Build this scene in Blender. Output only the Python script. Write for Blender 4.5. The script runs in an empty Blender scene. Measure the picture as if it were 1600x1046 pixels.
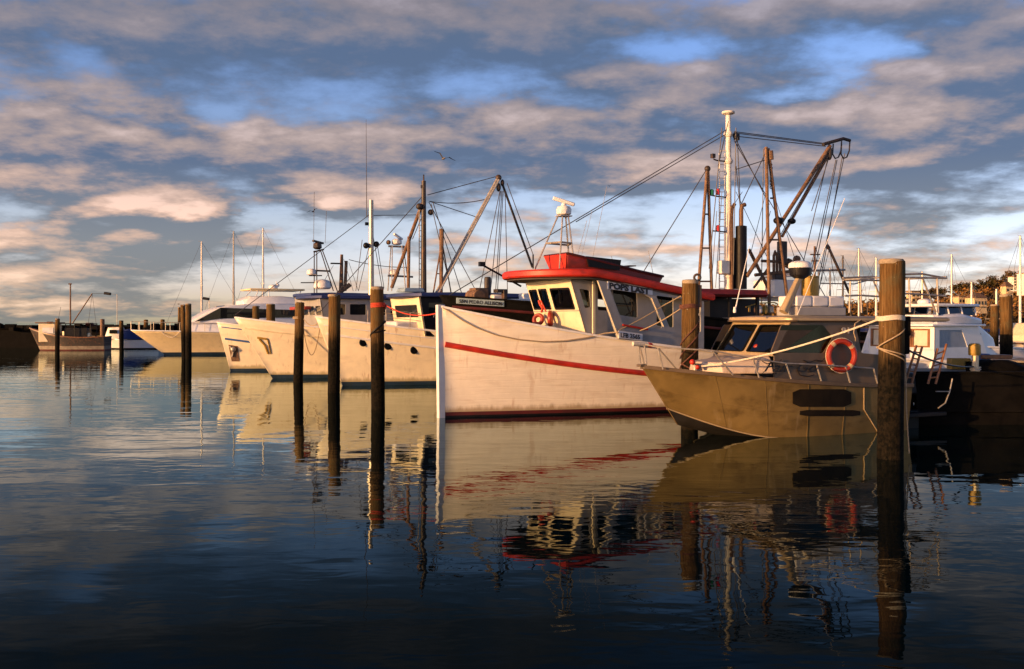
import bpy, bmesh, math, random
from mathutils import Vector, Matrix
R = math.radians
sc = bpy.context.scene
COL = sc.collection
rnd = random.Random(7)

# ------------------------------------------------------------------ camera
F, HY, CH = 1500.0, 505.0, 2.4          # focal length in photo pixels, horizon row, eye height
cam_d = bpy.data.cameras.new('camera'); cam = bpy.data.objects.new('camera', cam_d); COL.objects.link(cam)
cam.location = (0, 0, CH); cam.rotation_euler = (R(90), 0, 0)
cam_d.sensor_fit = 'HORIZONTAL'; cam_d.sensor_width = 36; cam_d.lens = 36*F/1600
cam_d.shift_y = -18/1600; cam_d.clip_end = 20000; cam_d.clip_start = 0.1
sc.camera = cam
sc.view_settings.view_transform = 'Standard'; sc.view_settings.look = 'None'
sc.view_settings.gamma = 1; sc.view_settings.exposure = 0.5
try:
    sc.cycles.use_denoising = True; sc.cycles.max_bounces = 6; sc.cycles.transparent_max_bounces = 12
except Exception: pass

# ------------------------------------------------------------------ sun and sky
SUN_AZ = math.atan2(-0.85, -0.53); SUN_EL = R(7.0)
sdir = Vector((math.sin(SUN_AZ)*math.cos(SUN_EL), math.cos(SUN_AZ)*math.cos(SUN_EL), math.sin(SUN_EL)))
sd = bpy.data.lights.new('sun', 'SUN'); so = bpy.data.objects.new('sun', sd); COL.objects.link(so)
sd.energy = 5.0; sd.angle = R(0.5); sd.color = (1.0, 0.53, 0.205)
so.rotation_euler = (-sdir).to_track_quat('-Z', 'Y').to_euler()

class NT:
    """tiny node helper"""
    def __init__(s, tree): s.t = tree; s.n = tree.nodes; s.l = tree.links
    def node(s, typ, **kw):
        n = s.n.new(typ)
        for k, v in kw.items(): setattr(n, k, v)
        return n
    def put(s, sock, v):
        if isinstance(v, bpy.types.NodeSocket): s.l.new(v, sock)
        else: sock.default_value = v
    def m(s, op, a, b=0.0, c=0.0, clamp=False):
        n = s.node('ShaderNodeMath', operation=op, use_clamp=clamp)
        s.put(n.inputs[0], a); s.put(n.inputs[1], b); s.put(n.inputs[2], c); return n.outputs[0]
    def vm(s, op, a, b=(0, 0, 0), sc_=None):
        n = s.node('ShaderNodeVectorMath', operation=op); s.put(n.inputs[0], a); s.put(n.inputs[1], b)
        if sc_ is not None: s.put(n.inputs[3], sc_)
        return n.outputs[0]
    def noise(s, vec, scale, detail=4, rough=0.55, dist=0.0, dim='3D'):
        n = s.node('ShaderNodeTexNoise', noise_dimensions=dim); s.put(n.inputs['Vector'], vec)
        n.inputs['Scale'].default_value = scale; n.inputs['Detail'].default_value = detail
        n.inputs['Roughness'].default_value = rough; n.inputs['Distortion'].default_value = dist
        return n.outputs['Fac'], n.outputs['Color']
    def ramp(s, fac, stops, interp='LINEAR'):
        n = s.node('ShaderNodeValToRGB'); n.color_ramp.interpolation = interp; s.put(n.inputs[0], fac)
        e = n.color_ramp.elements
        while len(e) < len(stops): e.new(0.5)
        for i, (p, c) in enumerate(stops):
            e[i].position = p; e[i].color = (c[0], c[1], c[2], 1) if not isinstance(c, float) else (c, c, c, 1)
        return n.outputs[0]
    def mix(s, fac, a, b, blend='MIX'):
        n = s.node('ShaderNodeMix', data_type='RGBA', blend_type=blend)
        s.put(n.inputs[0], fac)
        s.put(n.inputs[6], a if isinstance(a, bpy.types.NodeSocket) else (a[0], a[1], a[2], 1))
        s.put(n.inputs[7], b if isinstance(b, bpy.types.NodeSocket) else (b[0], b[1], b[2], 1))
        return n.outputs[2]
    def smooth(s, v, lo, hi, a=0.0, b=1.0):
        n = s.node('ShaderNodeMapRange', interpolation_type='SMOOTHSTEP'); s.put(n.inputs[0], v)
        for i, x in enumerate((lo, hi, a, b)): n.inputs[i+1].default_value = x
        return n.outputs[0]
    def sep(s, v):
        n = s.node('ShaderNodeSeparateXYZ'); s.put(n.inputs[0], v); return n.outputs
    def comb(s, x, y, z=0.0):
        n = s.node('ShaderNodeCombineXYZ'); s.put(n.inputs[0], x); s.put(n.inputs[1], y); s.put(n.inputs[2], z); return n.outputs[0]

# cloud masses of this evening's sky: direction (given as photo column,row), angular size, weight
BLOBS = [
 (150,60,330,75,.16),(620,40,400,70,.22),(330,215,420,60,.20),(120,270,230,70,.20),(560,250,330,45,.16),
 (900,60,260,80,.10),(1030,130,230,45,.16),(1150,205,300,55,.20),(1480,170,250,90,.26),(1440,255,250,45,.20),
 (820,200,200,40,.12),(512,318,60,34,.55),(612,310,48,26,.46),(235,325,110,34,.36),(310,330,45,18,.30),
 (190,395,240,32,.24),(60,455,170,45,.22),(380,380,110,16,.20),(960,275,260,30,.20),(1000,345,260,20,.14),(1180,272,250,26,.16),
 (900,385,260,26,.20),(1330,320,90,22,.18),(1370,355,90,20,.18),(1520,315,140,20,.20),(1450,410,330,20,.14),(690,300,70,30,.12),
 (640,420,260,14,.10),(1330,100,110,34,-.15),(1050,78,70,18,-.15),(1210,152,110,16,-.16),(1400,70,110,34,-.16),(1250,10,240,26,.20),(1540,40,160,60,.22),(1180,60,120,40,.14),
 (330,178,50,14,-.14),(110,85,60,20,-.10),(1560,250,60,30,-.18),(480,330,200,30,-.10),(720,370,400,26,-.10),(440,420,160,24,-.14),(700,330,300,14,.06),(1200,395,300,16,.10),(860,440,400,12,.10),(250,480,260,14,.14),(1350,300,140,30,-.12),(1100,330,400,30,-.10),
]
def cloud_group():
    g = bpy.data.node_groups.new('cloud_density', 'ShaderNodeTree')
    g.interface.new_socket('Dir', in_out='INPUT', socket_type='NodeSocketVector')
    g.interface.new_socket('Density', in_out='OUTPUT', socket_type='NodeSocketFloat')
    t = NT(g); gi = t.node('NodeGroupInput'); go = t.node('NodeGroupOutput')
    d = gi.outputs[0]; x, y, z = t.sep(d)
    zz = t.m('ADD', t.m('MAXIMUM', z, 0.0), 0.19)
    p = t.comb(t.m('DIVIDE', x, zz), t.m('DIVIDE', y, zz), 0.0)
    n1, _ = t.noise(p, 1.9, 3, 0.5, 0.0)
    n2, _ = t.noise(p, 5.2, 7, 0.60, 0.05)
    den = t.m('ADD', t.m('MULTIPLY', n1, 0.62), t.m('MULTIPLY', n2, 0.48))
    _, wc = t.noise(p, 3.8, 5, 0.55)
    wv = t.sep(t.vm('SUBTRACT', wc, (0.5, 0.5, 0.5)))
    az = t.m('ADD', t.m('ARCTAN2', x, y), t.m('MULTIPLY', wv[0], 0.10))
    el = t.m('ADD', t.m('ARCSINE', z), t.m('MULTIPLY', wv[1], 0.045))
    acc = den
    for (px, py, rx, ry, w) in BLOBS:
        a0 = math.atan((px-800)/F); e0 = math.atan((HY-py)/F*math.cos(a0))
        dx = t.m('MULTIPLY', t.m('SUBTRACT', az, a0), F/rx); dy = t.m('MULTIPLY', t.m('SUBTRACT', el, e0), F/ry)
        r2 = t.m('MULTIPLY_ADD', dx, dx, t.m('MULTIPLY', dy, dy))
        gss = t.m('EXPONENT', t.m('MULTIPLY', r2, -1.0))
        acc = t.m('MULTIPLY_ADD', gss, w, acc)
    t.l.new(acc, go.inputs[0]); return g
CG = cloud_group()
world = bpy.data.worlds.new('World'); sc.world = world; world.use_nodes = True
wt = NT(world.node_tree); world.node_tree.nodes.clear()
SKY_S = 0.108
sky = wt.node('ShaderNodeTexSky', sky_type='NISHITA', sun_disc=False)
sky.sun_elevation = SUN_EL; sky.sun_rotation = SUN_AZ % (2*math.pi); sky.air_density = 1.0; sky.dust_density = 1.2; sky.ozone_density = 1.6
tc = wt.node('ShaderNodeTexCoord').outputs['Generated']
def dens(vec):
    n = wt.node('ShaderNodeGroup'); n.node_tree = CG; wt.put(n.inputs[0], vec); return n.outputs[0]
D0 = dens(tc)
D1 = dens(wt.vm('NORMALIZE', wt.vm('ADD', tc, (-0.012, -0.003, 0.014))))
D2 = dens(wt.vm('NORMALIZE', wt.vm('ADD', tc, (-0.035, -0.010, 0.045))))
cov = wt.smooth(D0, 0.535, 0.77)
thick = wt.smooth(D0, 0.55, 1.05)
lit = wt.m('ADD', wt.m('MULTIPLY', wt.m('SUBTRACT', D0, D1), 3.4), wt.m('MULTIPLY', wt.m('SUBTRACT', D0, D2), 1.5))
lit = wt.m('ADD', lit, 0.36)
lit = wt.m('SUBTRACT', lit, wt.m('MULTIPLY', thick, 0.30))
_x, _y, _z = wt.sep(tc); _q = wt.m('ADD', wt.m('MAXIMUM', _z, 0.0), 0.16)
fine, _ = wt.noise(wt.comb(wt.m('DIVIDE', _x, _q), wt.m('DIVIDE', _y, _q)), 6.5, 7, 0.62, 0.2)
broad, _ = wt.noise(wt.comb(wt.m('DIVIDE', _x, _q), wt.m('DIVIDE', _y, _q)), 1.1, 2, 0.5)
lit = wt.m('ADD', lit, wt.m('ADD', wt.m('MULTIPLY', wt.m('SUBTRACT', fine, 0.5), 1.1), wt.m('MULTIPLY', wt.m('SUBTRACT', broad, 0.5), 0.9)))
_az = wt.m('ADD', wt.m('ARCTAN2', _x, _y), wt.m('MULTIPLY', wt.m('SUBTRACT', fine, 0.5), 0.05)); _el = wt.m('ADD', wt.m('ARCSINE', _z), wt.m('MULTIPLY', wt.m('SUBTRACT', fine, 0.5), 0.03))
for (px, py, rx, ry, w_) in ((512, 308, 48, 24, .75), (612, 302, 42, 20, .65), (225, 312, 70, 22, .6), (312, 326, 36, 13, .7), (945, 120, 42, 16, .4), (800, 178, 48, 14, .4), (25, 442, 60, 16, .6), (130, 145, 110, 18, .35), (1500, 100, 110, 20, .35), (1020, 160, 50, 12, .35), (1100, 262, 120, 12, .3), (340, 180, 120, 16, .25)):
    a0 = math.atan((px-800)/F); e0 = math.atan((HY-py)/F*math.cos(a0))
    dx = wt.m('MULTIPLY', wt.m('SUBTRACT', _az, a0), F/rx); dy = wt.m('MULTIPLY', wt.m('SUBTRACT', _el, e0), F/ry)
    lit = wt.m('MULTIPLY_ADD', wt.m('EXPONENT', wt.m('MULTIPLY', wt.m('MULTIPLY_ADD', dx, dx, wt.m('MULTIPLY', dy, dy)), -1.0)), w_, lit)
_, _, tz = wt.sep(tc)
peach = wt.ramp(tz, [(0.0, (4.2, 3.0, 2.1)), (0.10, (4.9, 3.25, 2.5)), (0.17, (3.0, 2.3, 2.1)), (0.27, (2.05, 1.8, 1.95)), (0.34, (1.6, 1.45, 1.65)), (0.45, (1.0, .9, 1.0)), (0.7, (.4, .4, .5))])
shade = wt.ramp(tz, [(0.0, (1.6, 1.6, 1.5)), (0.08, (1.5, 1.65, 1.85)), (0.16, (.74, 1.06, 1.72)), (0.27, (.68, 1.03, 1.75)), (0.34, (.80, 1.03, 1.42)), (0.45, (.4, .5, .8)), (0.7, (.2, .25, .4))])
ccol = wt.mix(wt.smooth(lit, 0.0, 1.0), shade, peach)
ccol = wt.mix(wt.smooth(lit, 0.75, 1.55), ccol, wt.vm('SCALE', peach, (0, 0, 0), 1.55))
# clear sky: brighter pale band low down opposite the sun, deeper blue above
band = wt.ramp(tz, [(0.0, (0.62, 0.66, 0.98)), (0.03, (0.50, 0.47, 0.80)), (0.10, (0.37, 0.33, 0.46)), (0.2, (0.27, 0.265, 0.38)), (0.29, (0.23, 0.26, 0.41)), (0.42, (0.15, 0.17, 0.28)), (0.7, (0.08, 0.085, 0.10))])
clear = wt.vm('SCALE', wt.mix(1.0, sky.outputs[0], band, 'MULTIPLY'), (0, 0, 0), 5.0)
final = wt.mix(wt.m('MULTIPLY', cov, 0.95), clear, ccol)
bg = wt.node('ShaderNodeBackground'); wt.put(bg.inputs[0], final); bg.inputs[1].default_value = SKY_S
wo = wt.node('ShaderNodeOutputWorld'); wt.l.new(bg.outputs[0], wo.inputs[0])

# ------------------------------------------------------------------ materials
def mat(name, col, rough=0.5, metal=0.0, var=0.12, vscale=3.0, dirt=None, dirt_amt=0.0, dirt_scale=(2, 2, 2),
        bump=0.0, bscale=20.0, bstretch=(1, 1, 1), streak=None, streak_amt=0.0, zband=None, spec=0.5, planks=0.0):
    m = bpy.data.materials.new(name); m.use_nodes = True; t = NT(m.node_tree); m.node_tree.nodes.clear()
    b = t.node('ShaderNodeBsdfPrincipled'); o = t.node('ShaderNodeOutputMaterial'); t.l.new(b.outputs[0], o.inputs[0])
    oc = t.node('ShaderNodeTexCoord').outputs['Object']
    n, _ = t.noise(oc, vscale, 5, 0.6)
    c = t.mix(t.smooth(n, 0.3, 0.7), [x*(1-var) for x in col], [min(1, x*(1+var)) for x in col])
    if dirt:
        v = t.vm('MULTIPLY', oc, dirt_scale); n2, _ = t.noise(v, 1.0, 6, 0.65)
        c = t.mix(t.m('MULTIPLY', t.smooth(n2, 0.48, 0.72), dirt_amt), c, dirt)
    if streak:
        v = t.vm('MULTIPLY', oc, (7.0, 7.0, 0.55)); n3, _ = t.noise(v, 1.0, 4, 0.6)
        msk, _ = t.noise(oc, 1.1, 2, 0.5)
        c = t.mix(t.m('MULTIPLY', t.m('MULTIPLY', t.smooth(n3, 0.55, 0.70), t.smooth(msk, 0.42, 0.62)), streak_amt), c, streak)
    if zband:   # (height, width, colour): a tide or paint line with a ragged edge
        z = t.sep(oc)[2]; nz, _ = t.noise(t.vm('MULTIPLY', oc, (6, 6, 1.2)), 1.0, 4, 0.6)
        zz = t.m('ADD', z, t.m('MULTIPLY', t.m('SUBTRACT', nz, 0.5), zband[1]*1.6))
        c = t.mix(t.smooth(zz, zband[0]-zband[1]/2, zband[0]+zband[1]/2), zband[2], c)
    t.put(b.inputs['Base Color'], c)
    b.inputs['Metallic'].default_value = metal
    b.inputs['Specular IOR Level'].default_value = spec
    rn = t.m('MULTIPLY_ADD', n, 0.25, rough-0.12, clamp=True); t.put(b.inputs['Roughness'], rn)
    if bump or planks:
        h = None
        if bump:
            nb, _ = t.noise(t.vm('MULTIPLY', oc, bstretch), bscale, 4, 0.6); h = t.m('MULTIPLY', nb, bump)
        if planks:
            z = t.sep(oc)[2]; nw, _ = t.noise(t.vm('MULTIPLY', oc, (0.5, 0.5, 1.5)), 1.0, 2)
            w = t.m('SINE', t.m('MULTIPLY', t.m('ADD', z, t.m('MULTIPLY', nw, 0.25)), 38.0))
            w = t.m('MULTIPLY', t.m('POWER', t.m('MAXIMUM', w, 0.0), 8.0), -planks)
            h = w if h is None else t.m('ADD', h, w)
        bn = t.node('ShaderNodeBump'); bn.inputs['Strength'].default_value = 1.0; bn.inputs['Distance'].default_value = 1.0
        t.put(bn.inputs['Height'], h); t.l.new(bn.outputs[0], b.inputs['Normal'])
    return m
def glass(name, tint=(0.25, 0.28, 0.27), op=0.0, ior=1.5):
    m = bpy.data.materials.new(name); m.use_nodes = True; t = NT(m.node_tree); m.node_tree.nodes.clear()
    o = t.node('ShaderNodeOutputMaterial'); tr = t.node('ShaderNodeBsdfTransparent'); tr.inputs[0].default_value = (*tint, 1)
    gl = t.node('ShaderNodeBsdfGlossy'); gl.inputs['Roughness'].default_value = 0.02
    fr = t.node('ShaderNodeFresnel'); fr.inputs[0].default_value = ior
    df = t.node('ShaderNodeBsdfDiffuse'); df.inputs[0].default_value = (0.02, 0.022, 0.022, 1)
    mx0 = t.node('ShaderNodeMixShader'); mx0.inputs[0].default_value = op; t.l.new(tr.outputs[0], mx0.inputs[1]); t.l.new(df.outputs[0], mx0.inputs[2])
    mx = t.node('ShaderNodeMixShader'); t.l.new(fr.outputs[0], mx.inputs[0]); t.l.new(mx0.outputs[0], mx.inputs[1]); t.l.new(gl.outputs[0], mx.inputs[2])
    t.l.new(mx.outputs[0], o.inputs[0]); return m
M = {}
rust = (0.30, 0.11, 0.03)
M['white_hull'] = mat('worn_white_hull_paint', (0.84, 0.75, 0.60), 0.42, var=.05, vscale=2.2, dirt=(0.58, 0.46, 0.32), dirt_amt=.45, dirt_scale=(.9, .9, 5), bump=.012, bscale=1.6, bstretch=(.5, .5, 3.5), streak=(.42,.20,.07), streak_amt=.45, planks=.0025, zband=(.24, .16, (.40, .31, .19)))
M['white_far'] = mat('sun_warmed_white_hull', (0.84, 0.73, 0.52), 0.4, zband=(.26, .18, (.44, .36, .2)), var=.05, dirt=(0.45, 0.38, 0.28), dirt_amt=.3, dirt_scale=(.6, .6, 2), bump=.003, bscale=2.5, bstretch=(.35, .35, 2), streak=rust, streak_amt=.45)
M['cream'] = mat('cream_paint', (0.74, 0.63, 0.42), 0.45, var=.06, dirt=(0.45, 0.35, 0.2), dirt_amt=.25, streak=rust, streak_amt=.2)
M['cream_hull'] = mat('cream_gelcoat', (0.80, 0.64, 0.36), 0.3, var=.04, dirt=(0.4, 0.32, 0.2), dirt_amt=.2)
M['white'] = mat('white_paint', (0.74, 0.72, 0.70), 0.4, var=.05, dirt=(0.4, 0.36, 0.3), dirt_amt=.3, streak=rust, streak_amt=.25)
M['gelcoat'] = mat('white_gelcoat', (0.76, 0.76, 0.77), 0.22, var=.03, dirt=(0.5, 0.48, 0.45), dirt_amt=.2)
M['grey_and_shade'] = mat('grey_paint_and_cabin_shade', (0.31, 0.30, 0.29), 0.5, var=.08, dirt=(0.2, 0.17, 0.14), dirt_amt=.4)  # plain grey, and painted shade on the wheelhouse side walls
M['red'] = mat('red_enamel', (0.47, 0.024, 0.010), 0.5, var=.18, dirt=(0.20, 0.018, 0.012), dirt_amt=.7, dirt_scale=(3,3,6), bump=.002, bscale=12)
M['shaded_red'] = mat('weathered_red_in_shade', (0.20, 0.014, 0.009), 0.55, var=.25, dirt=(.07,.01,.008), dirt_amt=.7, dirt_scale=(3,3,5), bump=.003, bscale=10)  # darker copy of the red: painted shade on trawler roof and dinghy sides
M['dark_red'] = mat('dark_red_antifouling', (0.075, 0.006, 0.006), 0.6, var=.2, dirt=(0.03, 0.02, 0.015), dirt_amt=.6)
M['orange'] = mat('orange_life_ring_plastic', (0.30, 0.026, 0.009), 0.45, var=.08, dirt=(0.3, 0.05, 0.02), dirt_amt=.3)  # orange darkened to paint in the shade over the hanging life ring
M['black'] = mat('black_paint', (0.006, 0.006, 0.008), 0.5, var=.3, dirt=(0.018, 0.014, 0.012), dirt_amt=.5, spec=.2, bump=.003, bscale=4)
M['rubber'] = mat('black_rubber', (0.004, 0.004, 0.004), 0.8, spec=.08)
M['near_black'] = mat('near_black_and_shade', (0.005, 0.0045, 0.004), 0.8, spec=.06, var=.4)  # near black; on the jetty face it stands in for cast shade
M['navy'] = mat('navy_blue_canvas', (0.015, 0.03, 0.13), 0.5, var=.15, bump=.004, bscale=5)
M['blue'] = mat('blue_paint', (0.03, 0.10, 0.30), 0.4, var=.1)
M['boot_blue'] = mat('dark_blue_boot_paint', (0.01, 0.03, 0.06), 0.5, var=.2, dirt=(.02, .03, .02), dirt_amt=.6)
M['alu'] = mat('bare_weathered_aluminium', (0.20, 0.135, 0.045), 0.40, 0.25, var=.16, vscale=1.6, dirt=(0.085, 0.052, 0.014), dirt_amt=.85, dirt_scale=(1.1, 1.1, 2.4), bump=.006, bscale=1.8, bstretch=(1, 1, 1.4), streak=(0.34, 0.26, 0.15), streak_amt=.35)
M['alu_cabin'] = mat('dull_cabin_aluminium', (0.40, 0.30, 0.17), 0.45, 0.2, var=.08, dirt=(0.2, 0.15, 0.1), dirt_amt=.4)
M['alu_dark'] = mat('aluminium_trim_and_shaded_side', (0.13, 0.09, 0.055), 0.5, 0.2, var=.15)  # dark trim; on the cabin side it is painted shade
M['trunk'] = mat('faded_pinkish_deck_paint', (0.50, 0.40, 0.32), 0.5, var=.08, dirt=(.25,.18,.12), dirt_amt=.5)
M['patch'] = mat('blackened_recess', (0.012, 0.009, 0.006), 0.7, spec=.1, var=.3)
M['alu_bottom'] = mat('dark_below_chine', (0.012, 0.010, 0.008), 0.6, var=.3)  # near black below the chine
M['steel'] = mat('galvanised_steel', (0.42, 0.38, 0.32), 0.45, 0.5, var=.2, vscale=8, dirt=rust, dirt_amt=.35, dirt_scale=(6, 6, 6))
M['rusty'] = mat('rusty_brown_steel', (0.17, 0.092, 0.048), 0.7, 0.1, var=.35, vscale=7, dirt=(0.07, 0.04, 0.025), dirt_amt=.6, dirt_scale=(5, 5, 5), bump=.003, bscale=30)
M['dark_steel'] = mat('dark_tarred_steel', (0.035, 0.028, 0.024), 0.55, 0.2, var=.3, dirt=rust, dirt_amt=.3, dirt_scale=(5, 5, 5))
M['white_mast'] = mat('white_mast_paint', (0.75, 0.70, 0.62), 0.4, var=.06, dirt=(0.35, 0.2, 0.1), dirt_amt=.4, dirt_scale=(4, 4, 1.5))
M['wire'] = mat('wire_rope_grey', (0.09, 0.08, 0.075), 0.5, 0.3, var=.2)
M['rope'] = mat('weathered_manila_rope', (0.36, 0.27, 0.17), 0.85, var=.2, vscale=30, bump=.004, bscale=90)
M['pale_rope'] = mat('pale_nylon_rope', (0.62, 0.54, 0.42), 0.8, var=.15, vscale=30, bump=.004, bscale=90)
M['red_rope'] = mat('red_polypropylene_rope', (0.50, 0.05, 0.02), 0.7, var=.2, vscale=20)
M['dark_rope'] = mat('dark_tarred_rope', (0.10, 0.035, 0.02), 0.8, var=.3, vscale=20)
M['glass'] = glass('tinted_window_glass'); M['dark_glass'] = glass('dark_window_glass', (0.1, 0.1, 0.1), 0.75)
M['sky_glass'] = glass('filmed_window_glass', (0.3, 0.32, 0.3), 0.1, 2.1); M['green_light'] = mat('green_lens', (0.01, 0.16, 0.06), 0.2); M['red_light'] = mat('red_lens', (0.5, 0.02, 0.02), 0.2)
M['wood'] = mat('varnished_wood', (0.22, 0.09, 0.03), 0.4, var=.25, vscale=6, bstretch=(1, 1, 8))
M['interior'] = mat('dark_cabin_interior', (0.05, 0.04, 0.035), 0.8, var=.2)
M['curtain'] = mat('pale_curtain', (0.62, 0.55, 0.42), 0.9, var=.08, bump=.02, bscale=6, bstretch=(6, 6, .3))
M['blue_curtain'] = mat('blue_grey_blind', (0.30, 0.36, 0.42), 0.8, var=.08, bump=.02, bscale=6, bstretch=(6, 6, .3))
M['yellow'] = mat('yellow_plastic', (0.36, 0.22, 0.035), 0.5, var=.12)
M['deck'] = mat('weathered_deck', (0.24, 0.20, 0.15), 0.8, var=.2, dirt=(.1, .08, .06), dirt_amt=.5)
M['sign'] = mat('sign_white', (0.70, 0.70, 0.72), 0.5, var=.05, dirt=(.4, .4, .4), dirt_amt=.3)
M['sign_blue'] = mat('sign_faded_blue', (0.24, 0.33, 0.40), 0.5, var=.05)
M['letter'] = mat('letter_black', (0.012, 0.012, 0.015), 0.5); M['letter_grey'] = mat('letter_grey', (0.45, 0.42, 0.38), 0.5)
def pile_mat():
    m = bpy.data.materials.new('weathered_pile_timber'); m.use_nodes = True; t = NT(m.node_tree); m.node_tree.nodes.clear()
    b = t.node('ShaderNodeBsdfPrincipled'); o = t.node('ShaderNodeOutputMaterial'); t.l.new(b.outputs[0], o.inputs[0])
    oc = t.node('ShaderNodeTexCoord').outputs['Object']; inf = t.node('ShaderNodeObjectInfo').outputs['Random']
    v = t.vm('ADD', oc, t.comb(t.m('MULTIPLY', inf, 37.0), t.m('MULTIPLY', inf, 11.0), 0.0))
    g1, _ = t.noise(t.vm('MULTIPLY', v, (26, 26, 1.3)), 1.0, 6, 0.7)
    g2, _ = t.noise(v, 3.0, 5, 0.65)
    c = t.ramp(g1, [(0.25, (0.025, 0.014, 0.006)), (0.48, (0.11, 0.06, 0.020)), (0.68, (0.22, 0.13, 0.050)), (0.85, (0.34, 0.23, 0.12))])
    c = t.mix(t.m('MULTIPLY', t.smooth(g2, 0.45, 0.75), 0.7), c, (0.09, 0.085, 0.045))
    g3, _ = t.noise(v, 11.0, 4, 0.7)
    c = t.mix(t.m('MULTIPLY', t.smooth(g3, 0.66, 0.74), 0.65), c, (0.45, 0.42, 0.36))
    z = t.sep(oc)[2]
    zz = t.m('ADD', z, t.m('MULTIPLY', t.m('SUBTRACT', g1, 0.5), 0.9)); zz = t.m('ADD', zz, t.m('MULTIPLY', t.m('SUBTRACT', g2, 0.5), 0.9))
    c = t.mix(t.smooth(zz, 1.5, 2.5), t.mix(t.smooth(g3, .4, .6), (0.003, 0.003, 0.002), (0.013, 0.010, 0.006)), c)  # dark wet foot, carried higher to paint in the jetty's shade
    t.put(b.inputs['Base Color'], c); b.inputs['Roughness'].default_value = 0.85; b.inputs['Specular IOR Level'].default_value = 0.08
    bn = t.node('ShaderNodeBump'); bn.inputs['Distance'].default_value = 0.03; t.put(bn.inputs['Height'], t.m('ADD', g1, t.m('MULTIPLY', g3, .4)))
    t.l.new(bn.outputs[0], b.inputs['Normal']); return m
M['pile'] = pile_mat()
M['pile_cap'] = mat('sun_bleached_end_grain', (0.34, 0.27, 0.19), 0.85, var=.25, vscale=9, dirt=(.12,.09,.05), dirt_amt=.7, dirt_scale=(9,9,9), bump=.01, bscale=30, spec=.1)
def water_mat():
    m = bpy.data.materials.new('harbour_water'); m.use_nodes = True; t = NT(m.node_tree); m.node_tree.nodes.clear()
    o = t.node('ShaderNodeOutputMaterial'); df = t.node('ShaderNodeBsdfDiffuse'); df.inputs[0].default_value = (0.0005, 0.004, 0.006, 1)
    gl = t.node('ShaderNodeBsdfGlossy'); gl.inputs['Roughness'].default_value = 0.0; gl.inputs[0].default_value = (0.87, 1.0, 0.97, 1)
    p = t.node('ShaderNodeNewGeometry').outputs['Position']
    a, _ = t.noise(t.vm('MULTIPLY', p, (0.45, 0.8, 1)), 1.0, 2, 0.4, 0.3)
    c, _ = t.noise(t.vm('MULTIPLY', p, (1.7, 3.2, 1)), 1.0, 2, 0.5, 0.3)
    d, _ = t.noise(t.vm('MULTIPLY', p, (4.5, 10.0, 1)), 1.0, 2, 0.5)
    patch, _ = t.noise(t.vm('MULTIPLY', p, (0.05, 0.12, 1)), 1.0, 3, 0.55)
    pk = t.smooth(patch, 0.45, 0.68)
    h = t.m('MULTIPLY', a, 0.012)
    h = t.m('ADD', h, t.m('MULTIPLY', c, t.m('MULTIPLY_ADD', pk, 0.0058, 0.0020)))
    h = t.m('ADD', h, t.m('MULTIPLY', d, t.m('MULTIPLY', pk, 0.0012)))
    bn = t.node('ShaderNodeBump'); bn.inputs['Strength'].default_value = 1.0; bn.inputs['Distance'].default_value = 1.0
    t.put(bn.inputs['Height'], h); t.l.new(bn.outputs[0], gl.inputs['Normal'])
    fr = t.node('ShaderNodeFresnel'); fr.inputs[0].default_value = 1.33; t.l.new(bn.outputs[0], fr.inputs['Normal'])
    k = t.ramp(fr.outputs[0], [(0.0, 0.01), (0.10, 0.008), (0.17, 0.028), (0.30, 0.18), (0.45, 0.48), (0.7, 0.74), (1.0, 0.93)])
    mx = t.node('ShaderNodeMixShader'); t.put(mx.inputs[0], k); t.l.new(df.outputs[0], mx.inputs[1]); t.l.new(gl.outputs[0], mx.inputs[2])
    t.l.new(mx.outputs[0], o.inputs[0]); return m
M['water'] = water_mat()

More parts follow.
